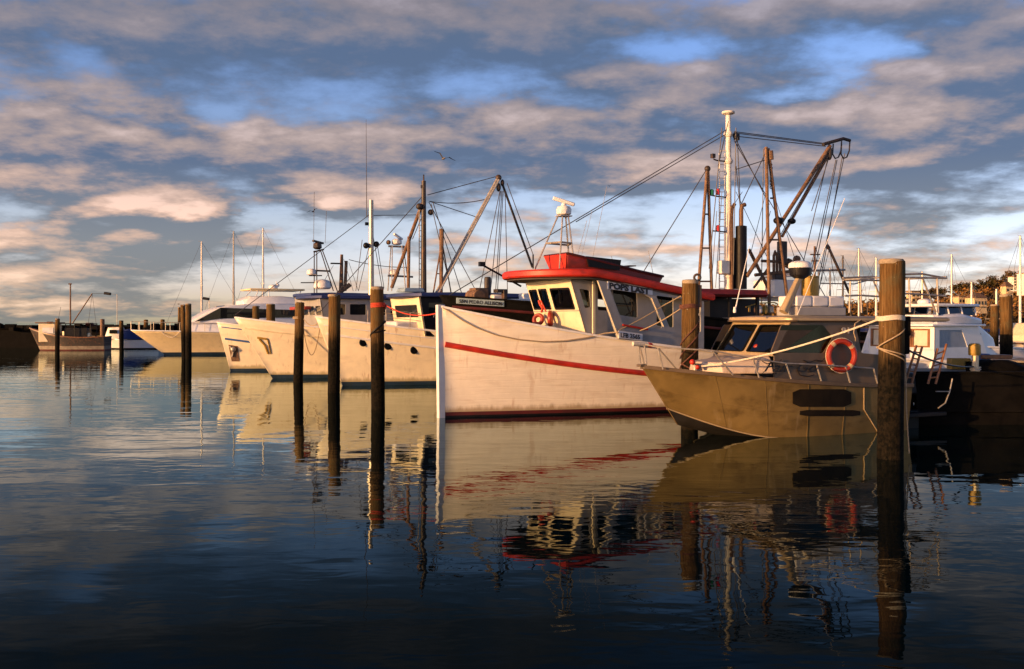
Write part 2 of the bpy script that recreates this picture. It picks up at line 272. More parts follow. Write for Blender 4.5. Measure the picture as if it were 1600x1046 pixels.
# ------------------------------------------------------------------ mesh helpers
class MB:
    def __init__(s): s.v = []; s.f = []; s.mi = []; s.ch = []
    def add(s, vs, fs, mi=0):
        o = len(s.v); s.ch.append((o, len(s.f))); s.v += [tuple(x) for x in vs]; s.f += [[i+o for i in f] for f in fs]; s.mi += [mi]*len(fs); return s
    def each(s, name, mats, parent=None, **k):
        """every piece added becomes a part of its own"""
        ends = s.ch[1:]+[(len(s.v), len(s.f))]; out = []
        for (a, fa), (b, fb) in zip(s.ch, ends):
            m = MB(); m.v = s.v[a:b]; m.f = [[i-a for i in f] for f in s.f[fa:fb]]; m.mi = s.mi[fa:fb]; out.append(m.build(name, mats, parent, **k))
        return out
    def box(s, c, size, rz=0, rx=0, ry=0, mi=0, taper=(1, 1)):
        m = Matrix.Rotation(rz, 3, 'Z') @ Matrix.Rotation(ry, 3, 'Y') @ Matrix.Rotation(rx, 3, 'X'); c = Vector(c); vs = []
        for z in (-.5, .5):
            k = taper if z > 0 else (1, 1)
            for x, y in ((-.5, -.5), (.5, -.5), (.5, .5), (-.5, .5)): vs.append(c + m @ Vector((x*size[0]*k[0], y*size[1]*k[1], z*size[2])))
        return s.add(vs, [(3, 2, 1, 0), (4, 5, 6, 7), (0, 1, 5, 4), (1, 2, 6, 5), (2, 3, 7, 6), (3, 0, 4, 7)], mi)
    def tube(s, pts, r, seg=8, r2=None, mi=0):
        pts = [Vector(p) for p in pts]; n = len(pts); r2 = r if r2 is None else r2; vs = []; up = None
        for i, p in enumerate(pts):
            d = (pts[min(i+1, n-1)] - pts[max(i-1, 0)]).normalized()
            if up is None: up = Vector((0, 0, 1)) if abs(d.z) < .9 else Vector((1, 0, 0))
            a = d.cross(up).normalized(); b = a.cross(d).normalized(); up = b
            rr = r + (r2-r)*i/max(1, n-1)
            for k in range(seg): t = 2*math.pi*k/seg; vs.append(p + a*math.cos(t)*rr + b*math.sin(t)*rr)
        fs = []
        for i in range(n-1):
            for k in range(seg): k2 = (k+1) % seg; fs.append((i*seg+k, i*seg+k2, (i+1)*seg+k2, (i+1)*seg+k))
        fs.append(tuple(range(seg))[::-1]); fs.append(tuple((n-1)*seg+k for k in range(seg)))
        return s.add(vs, fs, mi)
    def lathe(s, prof, o=(0, 0, 0), seg=16, axis='Z', mi=0):
        vs = []; n = len(prof); o = Vector(o)
        for (r, z) in prof:
            for k in range(seg):
                t = 2*math.pi*k/seg; q = (r*math.cos(t), r*math.sin(t), z)
                if axis == 'Y': q = (q[0], q[2], q[1])
                if axis == 'X': q = (q[2], q[0], q[1])
                vs.append(o + Vector(q))
        fs = [(i*seg+k, i*seg+(k+1) % seg, (i+1)*seg+(k+1) % seg, (i+1)*seg+k) for i in range(n-1) for k in range(seg)]
        fs.append(tuple(range(seg))[::-1]); fs.append(tuple((n-1)*seg+k for k in range(seg)))
        return s.add(vs, fs, mi)
    def torus(s, c, R_, r, nrm=(0, 1, 0), seg=24, ss=10, a0=0, a1=2*math.pi, sq=1.0, mi=0):
        nrm = Vector(nrm).normalized(); e1 = nrm.cross(Vector((0, 0, 1))); e1 = e1.normalized() if e1.length > .01 else Vector((1, 0, 0)); e2 = nrm.cross(e1)*sq
        full = abs(a1-a0-2*math.pi) < 1e-3; c = Vector(c); vs = []; fs = []; n = seg if full else seg+1
        for i in range(n):
            t = a0+(a1-a0)*i/seg; d = e1*math.cos(t)+e2*math.sin(t); q = c+d*R_
            for k in range(ss): w = 2*math.pi*k/ss; vs.append(q+d*math.cos(w)*r+nrm*math.sin(w)*r)
        for i in range(seg):
            j = (i+1) % n
            for k in range(ss): fs.append((i*ss+k, i*ss+(k+1) % ss, j*ss+(k+1) % ss, j*ss+k))
        if not full: fs += [tuple(range(ss)), tuple((n-1)*ss+k for k in range(ss))[::-1]]
        return s.add(vs, fs, mi)
    def prism(s, pts, ext, mi=0):
        a = [Vector(p) for p in pts]; e = Vector(ext); n = len(a)
        fs = [tuple(range(n))[::-1], tuple(range(n, 2*n))] + [(i, (i+1) % n, n+(i+1) % n, n+i) for i in range(n)]
        return s.add(a+[p+e for p in a], fs, mi)
    def rings(s, rs, close=True, caps=True, mi=0):
        n = len(rs[0]); vs = [p for r in rs for p in r]; fs = []
        for i in range(len(rs)-1):
            for k in range(n if close else n-1): fs.append((i*n+k, i*n+(k+1) % n, (i+1)*n+(k+1) % n, (i+1)*n+k))
        if caps: fs += [tuple(range(n))[::-1], tuple((len(rs)-1)*n+k for k in range(n))]
        return s.add(vs, fs, mi)
    def panel(s, outer, holes, fn, thick, mi=0):
        """flat wall with real openings; outer/holes are 2D loops, fn maps them into space"""
        bm = bmesh.new(); es = []; loops = []
        for lp in [outer]+list(holes):
            vs = [bm.verts.new((p[0], p[1], 0)) for p in lp]; loops.append(vs)
            es += [bm.edges.new((vs[i], vs[(i+1) % len(vs)])) for i in range(len(vs))]
        bmesh.ops.triangle_fill(bm, use_beauty=True, use_dissolve=False, edges=es)
        bm.verts.index_update(); base = [Vector(fn(v.co.x, v.co.y)) for v in bm.verts]; n = len(base); th = Vector(thick)
        fs = []
        for f in bm.faces: ix = [v.index for v in f.verts]; fs.append(ix); fs.append([i+n for i in ix][::-1])
        for lp in loops:
            for i in range(len(lp)): a, b = lp[i].index, lp[(i+1) % len(lp)].index; fs.append([a, b, b+n, a+n])
        bm.free(); return s.add(base+[p+th for p in base], fs, mi)
    def build(s, name, mats, parent=None, bevel=0, smooth=True, angle=35, solid=0, seg=2):
        me = bpy.data.meshes.new(name); me.from_pydata(s.v, [], s.f)
        mats = mats if isinstance(mats, (list, tuple)) else [mats]
        for m in mats: me.materials.append(M[m] if isinstance(m, str) else m)
        if len(mats) > 1: me.polygons.foreach_set('material_index', s.mi)
        bm = bmesh.new(); bm.from_mesh(me); bmesh.ops.recalc_face_normals(bm, faces=bm.faces); bm.to_mesh(me); bm.free()
        if smooth: me.shade_smooth(); me.set_sharp_from_angle(angle=R(angle))
        o = bpy.data.objects.new(name, me); COL.objects.link(o)
        if parent: o.parent = parent
        if solid: md = o.modifiers.new('thickness', 'SOLIDIFY'); md.thickness = solid; md.offset = 1
        if bevel: md = o.modifiers.new('bevel', 'BEVEL'); md.width = bevel; md.segments = seg; md.limit_method = 'ANGLE'; md.angle_limit = R(40)
        return o
def tag(o, label, cat, group=None, kind=None):
    if label: o['label'] = label
    if cat: o['category'] = cat
    if group: o['group'] = group
    if kind: o['kind'] = kind
    return o
def thing(name, label, cat, loc=(0, 0, 0), rz=0, group=None):
    o = bpy.data.objects.new(name, None); COL.objects.link(o); o.location = loc; o.rotation_euler = (0, 0, rz); o.empty_display_size = .3
    return tag(o, label, cat, group)
def W(px, py, D): return Vector(((px-800)/F*D, D, CH-(py-HY)/F*D))
def rpoly(pts, r, n=4):
    out = []; N = len(pts)
    for i in range(N):
        p = Vector(pts[i]); a = Vector(pts[i-1])-p; b = Vector(pts[(i+1) % N])-p; rr = min(r, a.length*.45, b.length*.45)
        p0 = p+a.normalized()*rr; p1 = p+b.normalized()*rr
        for k in range(n+1): t = k/n; out.append(p0*(1-t)**2+p*2*t*(1-t)+p1*t*t)
    return [tuple(q) for q in out]
def scaled(pts, d):
    """shrink (d>0) or grow a 2D loop about its centroid by about d"""
    cx = sum(p[0] for p in pts)/len(pts); cy = sum(p[1] for p in pts)/len(pts); out = []
    ex = max(abs(p[0]-cx) for p in pts); ey = max(abs(p[1]-cy) for p in pts)
    return [(cx+(p[0]-cx)*(1-d/ex), cy+(p[1]-cy)*(1-d/ey)) for p in pts]
def sag(a, b, s, n=14):
    a = Vector(a); b = Vector(b); return [a.lerp(b, i/n)-Vector((0, 0, s*4*(i/n)*(1-i/n))) for i in range(n+1)]

class Boat:
    def __init__(s, X, Y, deg, name, label, cat, group=None):
        s.O = Vector((X, Y, 0)); a = R(deg); s.u = Vector((-math.cos(a), -math.sin(a), 0)); s.p = Vector((math.sin(a), -math.cos(a), 0))
        s.e = thing(name, label, cat, s.O, math.atan2(s.u.y, s.u.x), group)
    def L(s, px, py, y=0.0):
        k = (px-800)/F; x = (k*(s.O.y+s.p.y*y)-s.O.x-s.p.x*y)/(s.u.x-k*s.u.y); D = s.O.y+s.u.y*x+s.p.y*y
        return Vector((x, y, CH-(py-HY)/F*D))
    def T(s, px, py, x):      # same, on the athwartships plane at local x
        k = (px-800)/F; y = (k*(s.O.y+s.u.y*x)-s.O.x-s.u.x*x)/(s.p.x-k*s.p.y); D = s.O.y+s.u.y*x+s.p.y*y
        return Vector((x, y, CH-(py-HY)/F*D))
    def w(s, v): v = Vector(v); return s.O+s.u*v.x+s.p*v.y+Vector((0, 0, v.z))

class Hull:
    """x=0 at the bow tip, aft is -x, port is +y"""
    def __init__(s, L, B, zb, zm, zs, rake, te=.62, qd=.8, qw=1.15, wl=.88, keel=-.5, stern=.86, rpow=1.0, stemw=.04, fp=1.3):
        s.__dict__.update(locals())
    def zsh(s, t): 
        a = s.zs+(s.zb-s.zs)*(1-t)**2.0; return a + (s.zm-(s.zs+(s.zb-s.zs)*.25))*4*t*(1-t)
    def pt(s, t, z, side=1, off=0.0):
        zt = s.zsh(t); w = max(0., min(1., z/zt))
        tp = 1-(1-s.stern)*max(0, (t-.6)/.4)**2
        fd = math.sin(math.pi/2*min(1, t/s.te))**s.qd*tp; fw = math.sin(math.pi/2*min(1, t/(s.te*1.08)))**s.qw*tp*s.wl
        y = s.B/2*(fw+(fd-fw)*w**s.fp)
        if z < 0: y *= max(.1, 1+z/s.keel*-.6) if s.keel < 0 else 1
        y = max(y, s.stemw)
        r = s.rake*(1-max(-.3, z/s.zb)**1 if z >= 0 else 1+(-z)*.4)
        r = s.rake*(1-(max(0, z)/s.zb))**s.rpow if z >= 0 else s.rake*(1-z*.5)
        x = -t*s.L - r*(1-t)**2
        return Vector((x, side*(y+off), z))
    def t_at(s, x, z):
        lo, hi = 0, 1
        for _ in range(30):
            m = (lo+hi)/2
            if s.pt(m, z).x > x: lo = m
            else: hi = m
        return lo
    def build(s, parent, mats, zbands, name='hull', thick=.05, deck_z=.8, deck_mat='deck', cap='white', cap_r=.04):
        """mats[i] paints the rows whose lower edge is above zbands[i]"""
        T = [0, .01, .025, .045, .07, .10, .14, .18, .23, .28, .34, .40, .46, .53, .60, .68, .76, .84, .92, 1.0]
        fr = [i/11 for i in range(12)]; mb = MB()
        fixed = [s.keel, -.02]+list(zbands[1:])
        for side in (1, -1):
            grid = []
            for t in T:
                top = s.zsh(t); col = [s.pt(t, z, side) for z in fixed]; z0 = fixed[-1]
                col += [s.pt(t, z0+(top-z0)*i/9, side) for i in range(1, 10)]; grid.append(col)
            n = len(grid[0]); vs = [p for c in grid for p in c]; o = len(mb.v); mb.v += [tuple(p) for p in vs]
            for i in range(len(T)-1):
                for k in range(n-1):
                    f = [o+i*n+k, o+(i+1)*n+k, o+(i+1)*n+k+1, o+i*n+k+1]; mb.f.append(f if side < 0 else f[::-1])
                    mb.mi.append(min(len(mats)-1, max(0, k-1) if len(zbands) > 1 else 0))
        # stem face and transom
        n = len(fixed)+9; half = len(T)*n
        for k in range(n-1):
            mb.f.append([k, k+1, half+k+1, half+k]); mb.mi.append(min(len(mats)-1, max(0, k-1) if len(zbands) > 1 else 0))
            a = (len(T)-1)*n; mb.f.append([a+k, a+k+1, half+a+k+1, half+a+k]); mb.mi.append(min(len(mats)-1, max(0, k-1) if len(zbands) > 1 else 0))
        h = mb.build(name, mats, parent, solid=-thick)
        dk = MB(); ring = [s.pt(t, deck_z, 1, -.03) for t in T if t > .02]; ring2 = [s.pt(t, deck_z, -1, -.03) for t in T if t > .02][::-1]
        pts = ring+ring2; dk.prism(pts, (0, 0, -.04)); dk.build('deck', deck_mat, parent)
        if cap:
            c = MB()
            for side in (1, -1):
                P = [s.pt(t, s.zsh(t), side) for t in T]
                rs = []
                for q in P:
                    sx = side*cap_r*1.4; rs.append([q+Vector((0, sx, -.02)), q+Vector((0, sx, cap_r)), q+Vector((0, -sx*1.4, cap_r)), q+Vector((0, -sx*1.4, -.02))])
                c.rings(rs)
            c.build('cap_rail', cap, parent)
        return h
    def rail(s, parent, name, m, zf, r=.06, t0=0.0, t1=1.0, flat=1.0):
        mb = MB()
        for side in (1, -1):
            n = 30; pts = []
            for i in range(n+1): t = t0+(t1-t0)*(i/n)**1.5; pts.append(s.pt(t, zf(t), side, r*.35))
            mb.tube(pts, r, 8)
        return mb.build(name, m, parent)
    def onside(s, px, py, boat, it=8):
        """where the sight line through a photo point meets the port side"""
        def g(y): q = boat.L(px, py, y); return s.pt(s.t_at(q.x, q.z), q.z).y-y
        hi = s.B/2*1.02; n = 80; lo = 0.0
        for i in range(1, n+1):
            y = s.B/2*1.02*(1-i/n)
            if g(y) > 0: lo = y; break
            hi = y
        for _ in range(18):
            m = (lo+hi)/2
            if g(m) > 0: lo = m
            else: hi = m
        return boat.L(px, py, (lo+hi)/2+.01)

def wires(parent, name, m, segs, r):
    mb = MB()
    for sg in segs: mb.tube(sg, r, 5)
    return mb.build(name, m, parent)
def panes(mb_mat, boat, parent, poly, y, d=.03, name='window', frame=None, out=1):
    """a window given by photo points on the fore-and-aft plane y"""
    q = [boat.L(p[0], p[1], y) for p in poly]; f = None
    mb = MB(); mb.prism(q, (0, d*out, 0)); return mb.build(name, mb_mat, parent)
def text(s, h, m, parent, origin, ex, ez, name='lettering', shear=0.0, off=0.0, width=None, ext=.004):
    cu = bpy.data.curves.new(name, 'FONT'); cu.body = s; cu.size = 1; cu.extrude = .5; cu.offset = off; cu.shear = shear; cu.align_x = 'LEFT'; cu.resolution_u = 2
    ob = bpy.data.objects.new(name, cu); me = bpy.data.meshes.new_from_object(ob); bpy.data.objects.remove(ob); bpy.data.curves.remove(cu)
    xs = [v.co.x for v in me.vertices]; x0, x1 = min(xs), max(xs); sc_y = h/.7; sc_x = sc_y if width is None else width/(x1-x0)
    ex = Vector(ex).normalized(); ez = Vector(ez).normalized(); nz = ex.cross(ez)
    for v in me.vertices: c = v.co.copy(); v.co = Vector(origin)+ex*(c.x-x0)*sc_x+ez*c.y*sc_y+nz*c.z*2*ext
    me.materials.append(M[m]); o = bpy.data.objects.new(name, me); COL.objects.link(o); o.parent = parent; return o
def sphere(mb, c, r, sx=1, sy=1, sz=1, n=12, mi=0):
    prof = [(max(.001, math.sin(math.pi*i/8)), -math.cos(math.pi*i/8)) for i in range(9)]; o = len(mb.v)
    mb.lathe(prof, (0, 0, 0), n, mi=mi)
    for i in range(o, len(mb.v)): v = mb.v[i]; mb.v[i] = (c[0]+v[0]*r*sx, c[1]+v[1]*r*sy, c[2]+v[2]*r*sz)
def radome(mb, c, r, h, mi=0):
    mb.lathe([(r*.8, 0), (r, h*.15), (r, h*.5), (r*.93, h*.72), (r*.7, h*.9), (r*.3, h), (.01, h*1.02)], c, 20, mi=mi)
def loft_cabin(mb, secs, mi=0):
    """secs: list of (x, halfwidth_bottom, z_bottom, halfwidth_top, z_top)"""
    rs = [[(x, -wb, zb), (x, -wt, zt-.06), (x, -wt*.93, zt), (x, wt*.93, zt), (x, wt, zt-.06), (x, wb, zb)] for x, wb, zb, wt, zt in secs]
    mb.rings(rs, mi=mi)

# ------------------------------------------------------------------ setting: water, sea bed, hill
w = MB(); w.add([(-6000, -400, 0), (6000, -400, 0), (6000, 9000, 0), (-6000, 9000, 0)], [(0, 1, 2, 3)])
tag(w.build('water', 'water', smooth=False), None, None, kind='structure')
#SECTION_BOATS
# ================================================================== POPS LAST : the big white boat with the red rail
A = Boat(-1.81, 24.3, 28, 'fishing_boat', 'white timber boat with red stripe, red wheelhouse roof and POPS LAST sign', 'fishing boat', 'boats moored bow out')
ph = Hull(13.0, 4.3, 2.80, 1.62, 1.45, 0.10, te=.82, qd=.72, qw=.95, wl=.84, fp=1.2, stemw=.07)
ph.zsh = lambda t: 1.45+(2.80-1.45)*(1-t)**1.75-.25*4*t*(1-t)*.6
ph.build(A.e, ['black', 'dark_red', 'white_hull'], [-.02, .05, .14], thick=.07, deck_z=1.15, cap='white', cap_r=.035)
ph.rail(A.e, 'rub_rail', 'red', lambda t: ph.zsh(t)-.93+.18*min(1, t*2), r=.072, t0=.004)
st = MB(); st.prism([(.07, -.07, -.3), (.11, -.07, 2.86), (-.10, -.08, 2.86), (-.10, -.08, -.3)], (0, .15, 0)); st.build('stem_post', 'white', A.e, bevel=.012)
# wheelhouse front: two facets with real window openings
zb, zt = 2.0, 3.56
def facet(b0, b1, t0, t1):
    b0, b1, t0, t1 = map(Vector, (b0, b1, t0, t1)); return lambda u, v: b0.lerp(b1, u).lerp(t0.lerp(t1, u), v)
fS = facet((-3.62, -1.2, zb), (-3.44, .18, zb), (-3.10, -1.2, zt), (-2.94, .18, zt))
fP = facet((-3.44, .18, zb), (-3.62, 1.2, zb), (-2.94, .18, zt), (-3.10, 1.2, zt))
v0, v1 = .50, .835
hS = [rpoly([(.07, v0), (.45, v0), (.45, v1), (.07, v1)], .03), rpoly([(.55, v0), (.93, v0), (.93, v1), (.55, v1)], .03)]
hP = [rpoly([(.10, v0-.01), (.86, v0-.01), (.86, v1), (.10, v1)], .04)]
mb = MB(); mb.panel([(0, 0), (1, 0), (1, 1), (0, 1)], hS, fS, (-.05, 0, 0)); mb.panel([(0, 0), (1, 0), (1, 1), (0, 1)], hP, fP, (-.05, 0, 0)); mb.build('wheelhouse_front', 'cream', A.e)
for fn, hs in ((fS, hS), (fP, hP)):
    for hl in hs:
        mb = MB(); inner = scaled(hl, .022)
        mb.panel(scaled(hl, -.012), [inner], lambda u, v, fn=fn: fn(u, v)+Vector((.012, 0, 0)), (-.03, 0, 0)); wn = mb.build('window', 'black', A.e, smooth=False)
        mb = MB(); mb.prism([fn(u, v)+Vector((-.02, 0, 0)) for u, v in hl], (-.008, 0, 0)); mb.build('pane', 'glass', wn, smooth=False)
# wheelhouse side walls (inner box) and the outer raked side frames
def side_fn(y): return lambda u, v: Vector((u, y, v))
def pl(pts, y, bt=A): return [(q.x, q.z) for q in (bt.L(a, b, y) for a, b in pts)]
outer = [(-3.62, zb), (-3.10, zt), (-6.9, zt-.42), (-6.9, zb-.6)]
w1 = pl([(905, 451), (921, 454), (923, 480), (914, 482)], 1.2); w2 = pl([(934, 447), (950, 449), (950, 486), (934, 485)], 1.2); w3 = pl([(958, 452), (995, 457), (996, 497), (960, 491)], 1.2); w4 = pl([(1026, 462), (1052, 465), (1052, 512), (1026, 509)], 1.2)
mb = MB(); mb.panel(outer, [rpoly(x, .05) for x in (w1, w2, w3, w4)], side_fn(1.2), (0, -.05, 0)); mb.build('wheelhouse_side', 'grey_and_shade', A.e)
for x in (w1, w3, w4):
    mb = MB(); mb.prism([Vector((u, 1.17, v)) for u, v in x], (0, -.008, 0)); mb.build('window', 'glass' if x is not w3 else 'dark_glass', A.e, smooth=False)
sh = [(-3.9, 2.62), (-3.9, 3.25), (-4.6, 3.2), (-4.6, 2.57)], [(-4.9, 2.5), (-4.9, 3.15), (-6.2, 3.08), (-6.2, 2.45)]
mb = MB(); mb.panel(outer, sh, side_fn(-1.2), (0, .05, 0)); mb.build('wheelhouse_side', 'grey_and_shade', A.e)
mb = MB(); mb.box((-6.9, -.75, 2.3), (.05, .9, 1.9)); mb.box((-6.9, .75, 2.3), (.05, .9, 1.9)); mb.box((-4.4, 0, 1.9), (1.2, 1.6, .6)); mb.box((-4.2, -.3, 2.3), (.5, .6, .3)); mb.each('wheelhouse_interior', 'interior', A.e)
mb = MB(); q0 = A.L(925, 440, 1.24); q1 = A.L(929, 519, 1.24); mb.box(((q0.x+q1.x)/2, 1.26, (zt+1.95)/2-.03), (.075, .05, zt-1.95)); mb.build('corner_post', 'cream', A.e)
op = pl([(934, 438), (1000, 449), (1100, 466), (1100, 546), (1030, 537), (966, 530)], 1.62)
o2 = rpoly(pl([(953, 452), (1003, 458), (1018, 466), (1037, 511), (1030, 514), (974, 507)], 1.62), .08); o3 = rpoly(pl([(1025, 462), (1095, 471), (1095, 520), (1047, 513)], 1.62), .06)
mb = MB(); mb.panel(op, [o2, o3], side_fn(1.62), (0, -.06, 0)); mb.build('side_frame', 'grey_and_shade', A.e)
mb = MB(); mb.panel([(u, v) for u, v in op], [o2, o3], side_fn(-1.62), (0, .06, 0)); mb.build('side_frame', 'grey_and_shade', A.e)
ed = MB(); a, b = A.L(934, 439, 1.66), A.L(967, 529, 1.66); ed.tube([a, b], .018, 5); a, b = A.L(1018, 466, 1.66), A.L(1037, 511, 1.66); ed.tube([a, b], .014, 5); ed.each('edge_trim', 'cream', A.e)
mb = MB(); mb.tube([A.L(973, 508, 1.66), A.L(1012, 515, 1.66)], .03, 6); mb.build('grab_rail', 'red', A.e)
# roof
def roof_z(x, top): return (3.77 if top else 3.60)-.15*max(0, -x-3.6)
ol = []
for i in range(25):
    t = math.pi*(i/24-.5); ol.append((-3.6+1.6*math.cos(t), 1.76*math.sin(t)))
ol = [(-7.4, -1.76)]+ol+[(-7.4, 1.76)]
def ringz(k, zoff, top): return [Vector((-4.2+(x+4.2)*k, y*k, roof_z(-4.2+(x+4.2)*k, top)+zoff)) for x, y in ol]
mb = MB(); mb.rings([ringz(.9, -.05, False), ringz(.985, -.02, False), ringz(1.0, .02, False), ringz(1.0, -.04, True), ringz(.98, 0, True), ringz(.6, .06, True)]); mb.build('roof', 'red', A.e)
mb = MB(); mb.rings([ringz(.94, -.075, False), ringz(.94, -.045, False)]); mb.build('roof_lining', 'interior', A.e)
for px_, py_ in ((818, 420), (833, 407), (960, 430), (880, 420)):
    pass
# radar frame
rm = MB(); topc = A.L(880, 338, 0); feet = [A.L(842, 419, -.9), A.L(862, 421, -.1), A.L(883, 421, .2), A.L(897, 423, .9)]
feet = [Vector((-3.0, -.75, 3.80)), Vector((-2.6, .1, 3.83)), Vector((-4.0, -.3, 3.80)), Vector((-3.7, .55, 3.80))]
rx = A.L(881, 338, 0).x
feet = [Vector((rx+.75, -.35, 3.76)), Vector((rx+.35, .35, 3.78)), Vector((rx-.15, .35, 3.74)), Vector((rx-.45, -.4, 3.72))]
tops = [Vector((rx+.13, -.1, topc.z)), Vector((rx+.10, .1, topc.z)), Vector((rx-.08, .1, topc.z)), Vector((rx-.12, -.1, topc.z))]
for f, t in zip(feet, tops): rm.tube([f, t], .022, 6)
mid = [f.lerp(t, .52) for f, t in zip(feet, tops)]
for i in range(4): rm.tube([mid[i], mid[(i+1) % 4]], .028, 6)
rm.box((rx, 0, topc.z), (.36, .3, .03)); rm.build('radar_frame', 'steel', A.e)
rm = MB(); rm.lathe([(.14, 0), (.2, .03), (.21, .16), (.17, .24), (.07, .26), (.06, .33)], (rx, 0, topc.z+.02), 10); rb = rm.build('radar', 'white', A.e, bevel=.01)
rm = MB(); c = Vector((rx, 0, topc.z+.40)); rm.box(c, (.62, .10, .10), rz=R(-25), ry=R(-17)); rm.build('radar_bar', 'white', rb, bevel=.03)
an = MB()
for (x0, y0, x1, y1, r) in ((897, 420, 917, 345, .006), (906, 412, 925, 330, .005), (924, 414, 948, 292, .006), (962, 425, 955, 400, .006), (1022, 436, 1013, 392, .008)):
    a, b = A.L(x0, y0, .4), A.L(x1, y1, .4); an.tube([a, b], r, 5)
an.each('whip_antenna', 'steel', A.e)
mb = MB(); q = A.L(833, 420, -.3); mb.tube([q, q+Vector((0, 0, .38))], .02, 6); mb.tube([A.L(822, 447, -.9)+Vector((0, -.3, 0)), A.L(755, 415, -.9)], .028, 6); q = A.L(753, 413, -.9); mb.box(q, (.16, .12, .12)); mb.build('light_arm', 'black', A.e)
# number board, boat name
def side_text(bt, s, p0, p1, y, h_px, m, **k):
    a = bt.L(p0[0], p0[1], y); b = bt.L(p1[0], p1[1], y); D = (bt.w(a)).y; hh = h_px/F*D
    return text(s, hh, m, bt.e, a, b-a, Vector((0, 0, 1)), width=(b-a).length, **k)
q = [A.L(x, y, 1.60) for x, y in ((948, 439), (1018, 450.5), (1018, 461.5), (948, 451.5))]
mb = MB(); mb.prism(q, (0, .05, 0)); sgn = mb.build('name_board', 'sign', A.e, smooth=False)
side_text(A, 'POPS LAST', (952, 450.5), (1015, 460), 1.665, 8.8, 'letter', off=.055)
q = [A.L(x, y, 1.66) for x, y in ((966, 517), (1003, 522), (1003, 532.5), (966, 528.5))]
mb = MB(); mb.prism(q, (0, .03, 0)); mb.build('number_board', 'sign', A.e, smooth=False)
side_text(A, 'LFB 2565', (970, 527), (1000, 530.5), 1.70, 7.0, 'letter', off=.02)
# things lying on or hanging from the boat
def tub(name, label, cat, bt, x0, x1, z, yc=0.0):
    e = thing(name, label, cat, bt.w((x1, yc, z)), bt.e.rotation_euler.z); Lr = x1-x0; out = []
    mb = MB(); secs = []
    for t, hw, hb, zt in ((0, .62, .42, .34), (.06, .66, .46, .34), (.4, .72, .5, .36), (.75, .64, .42, .42), (.93, .34, .2, .50), (1, .06, .04, .54)):
        xx = -Lr+Lr*t; xo = .22*(1-t) if t < .1 else 0
        secs.append([Vector((xx-xo, -hw, zt)), Vector((xx, -hb, .02)), Vector((xx, hb, .02)), Vector((xx-xo, hw, zt)), Vector((xx-xo, hw-.05, zt)), Vector((xx, hb-.04, .08)), Vector((xx, -hb+.04, .08)), Vector((xx-xo, -hw+.05, zt))])
    return e, mb, secs
x0, x1 = A.L(892, 420, .62).x, A.L(1035, 430, .62).x
e = thing('dinghy', 'small red dinghy with dark rim lashed on the roof of the POPS LAST boat', 'dinghy', A.w((x0, 0, roof_z(x0, True)+.01)), A.e.rotation_euler.z)
Lr = x0-x1; mb = MB(); rs = []; gs = []
for t, hw, hb, z_ in ((0, .60, .40, .46), (.02, .62, .42, .46), (.3, .68, .50, .42), (.7, .66, .48, .36), (.97, .55, .36, .36), (1, .53, .35, .36)):
    xo = .10*(1-t)-.10*t; x = -Lr*t; sl = -.145*Lr*t
    rs.append([Vector((x+xo, -hw, z_+sl)), Vector((x, -hb, .03+sl)), Vector((x, hb, .03+sl)), Vector((x+xo, hw, z_+sl))]); gs.append((x+xo, hw, z_+sl))
mb.rings(rs, close=False, caps=False); k = len(mb.v); mb.f += [[0, 1, 2, 3], [k-1, k-2, k-3, k-4]]; mb.mi += [0, 0]; mb.build('hull', 'shaded_red', e, solid=-.03)
mb = MB(); mb.prism([rs[0][0]+Vector((.012, 0, 0)), rs[0][1]+Vector((.012, 0, 0)), rs[0][2]+Vector((.012, 0, 0)), rs[0][3]+Vector((.012, 0, 0))], (.02, 0, 0)); mb.build('transom', 'red', e, bevel=.006)
mb = MB()
for sd_ in (1, -1): mb.tube([(x, sd_*y, z) for x, y, z in gs], .035, 6)
mb.tube([(gs[0][0], -gs[0][1], gs[0][2]), gs[0]], .035, 6); mb.build('gunwale', 'dark_red', e)
mb = MB(); mb.prism([(-.55, .615, .12), (-.45, .625, .40), (-1.55, .655, .33), (-1.50, .64, .05)], (0, .05, 0)); mb.build('side_patch', 'black', e)
mb = MB(); mb.box((-Lr*.35, 0, .28), (.22, 1.0, .03)); mb.box((-Lr*.7, 0, .2), (.22, .95, .03)); mb.each('seat', 'wood', e)
def ring_buoy(c, Rr, r, nrm, label, grp, bands=True, rope='pale_rope', nm='life_ring'):
    e = thing(nm, label, 'life ring', c, 0, grp); mb = MB(); mb.torus((0, 0, 0), Rr, r, nrm); mb.build('ring', 'orange', e)
    if bands:
        n = Vector(nrm).normalized(); bb = MB()
        for k in range(4): bb.torus((0, 0, 0), Rr, r*1.06, n, seg=3, a0=k*math.pi/2+.6, a1=k*math.pi/2+.85)
        bb.each('reflective_band', 'rope', e)
        rr = MB(); rr.torus((0, 0, 0), Rr+r*1.05, .008, n, seg=40, ss=5); rr.build('grab_line', rope, e)
    return e
n = A.w((1, 0, 0))-A.w((0, 0, 0)); sidev = A.w((0, 1, 0))-A.w((0, 0, 0))
c = A.T(860, 498.5, -3.1); ring_buoy(A.w(c), .155, .062, n+sidev*-.75, 'orange ring buoy nearer the corner post at the foot of the POPS LAST wheelhouse windows', 'ring buoys under the windows', False)
c = A.T(841, 499.5, -3.1); ring_buoy(A.w(c), .125, .055, n+sidev*.7+Vector((0, 0, .3)), 'smaller curled orange ring buoy nearer the bow beside a fuller orange ring', 'ring buoys under the windows', False)
mb = MB(); mb.tube([A.w(A.T(x, y, -3.0)) for x, y in ((842, 470), (844, 476), (848, 482), (846, 488))], .035, 7); mb.tube([A.w(A.T(x, y, -3.02)) for x, y in ((845, 470), (850, 480), (853, 487))], .02, 6)
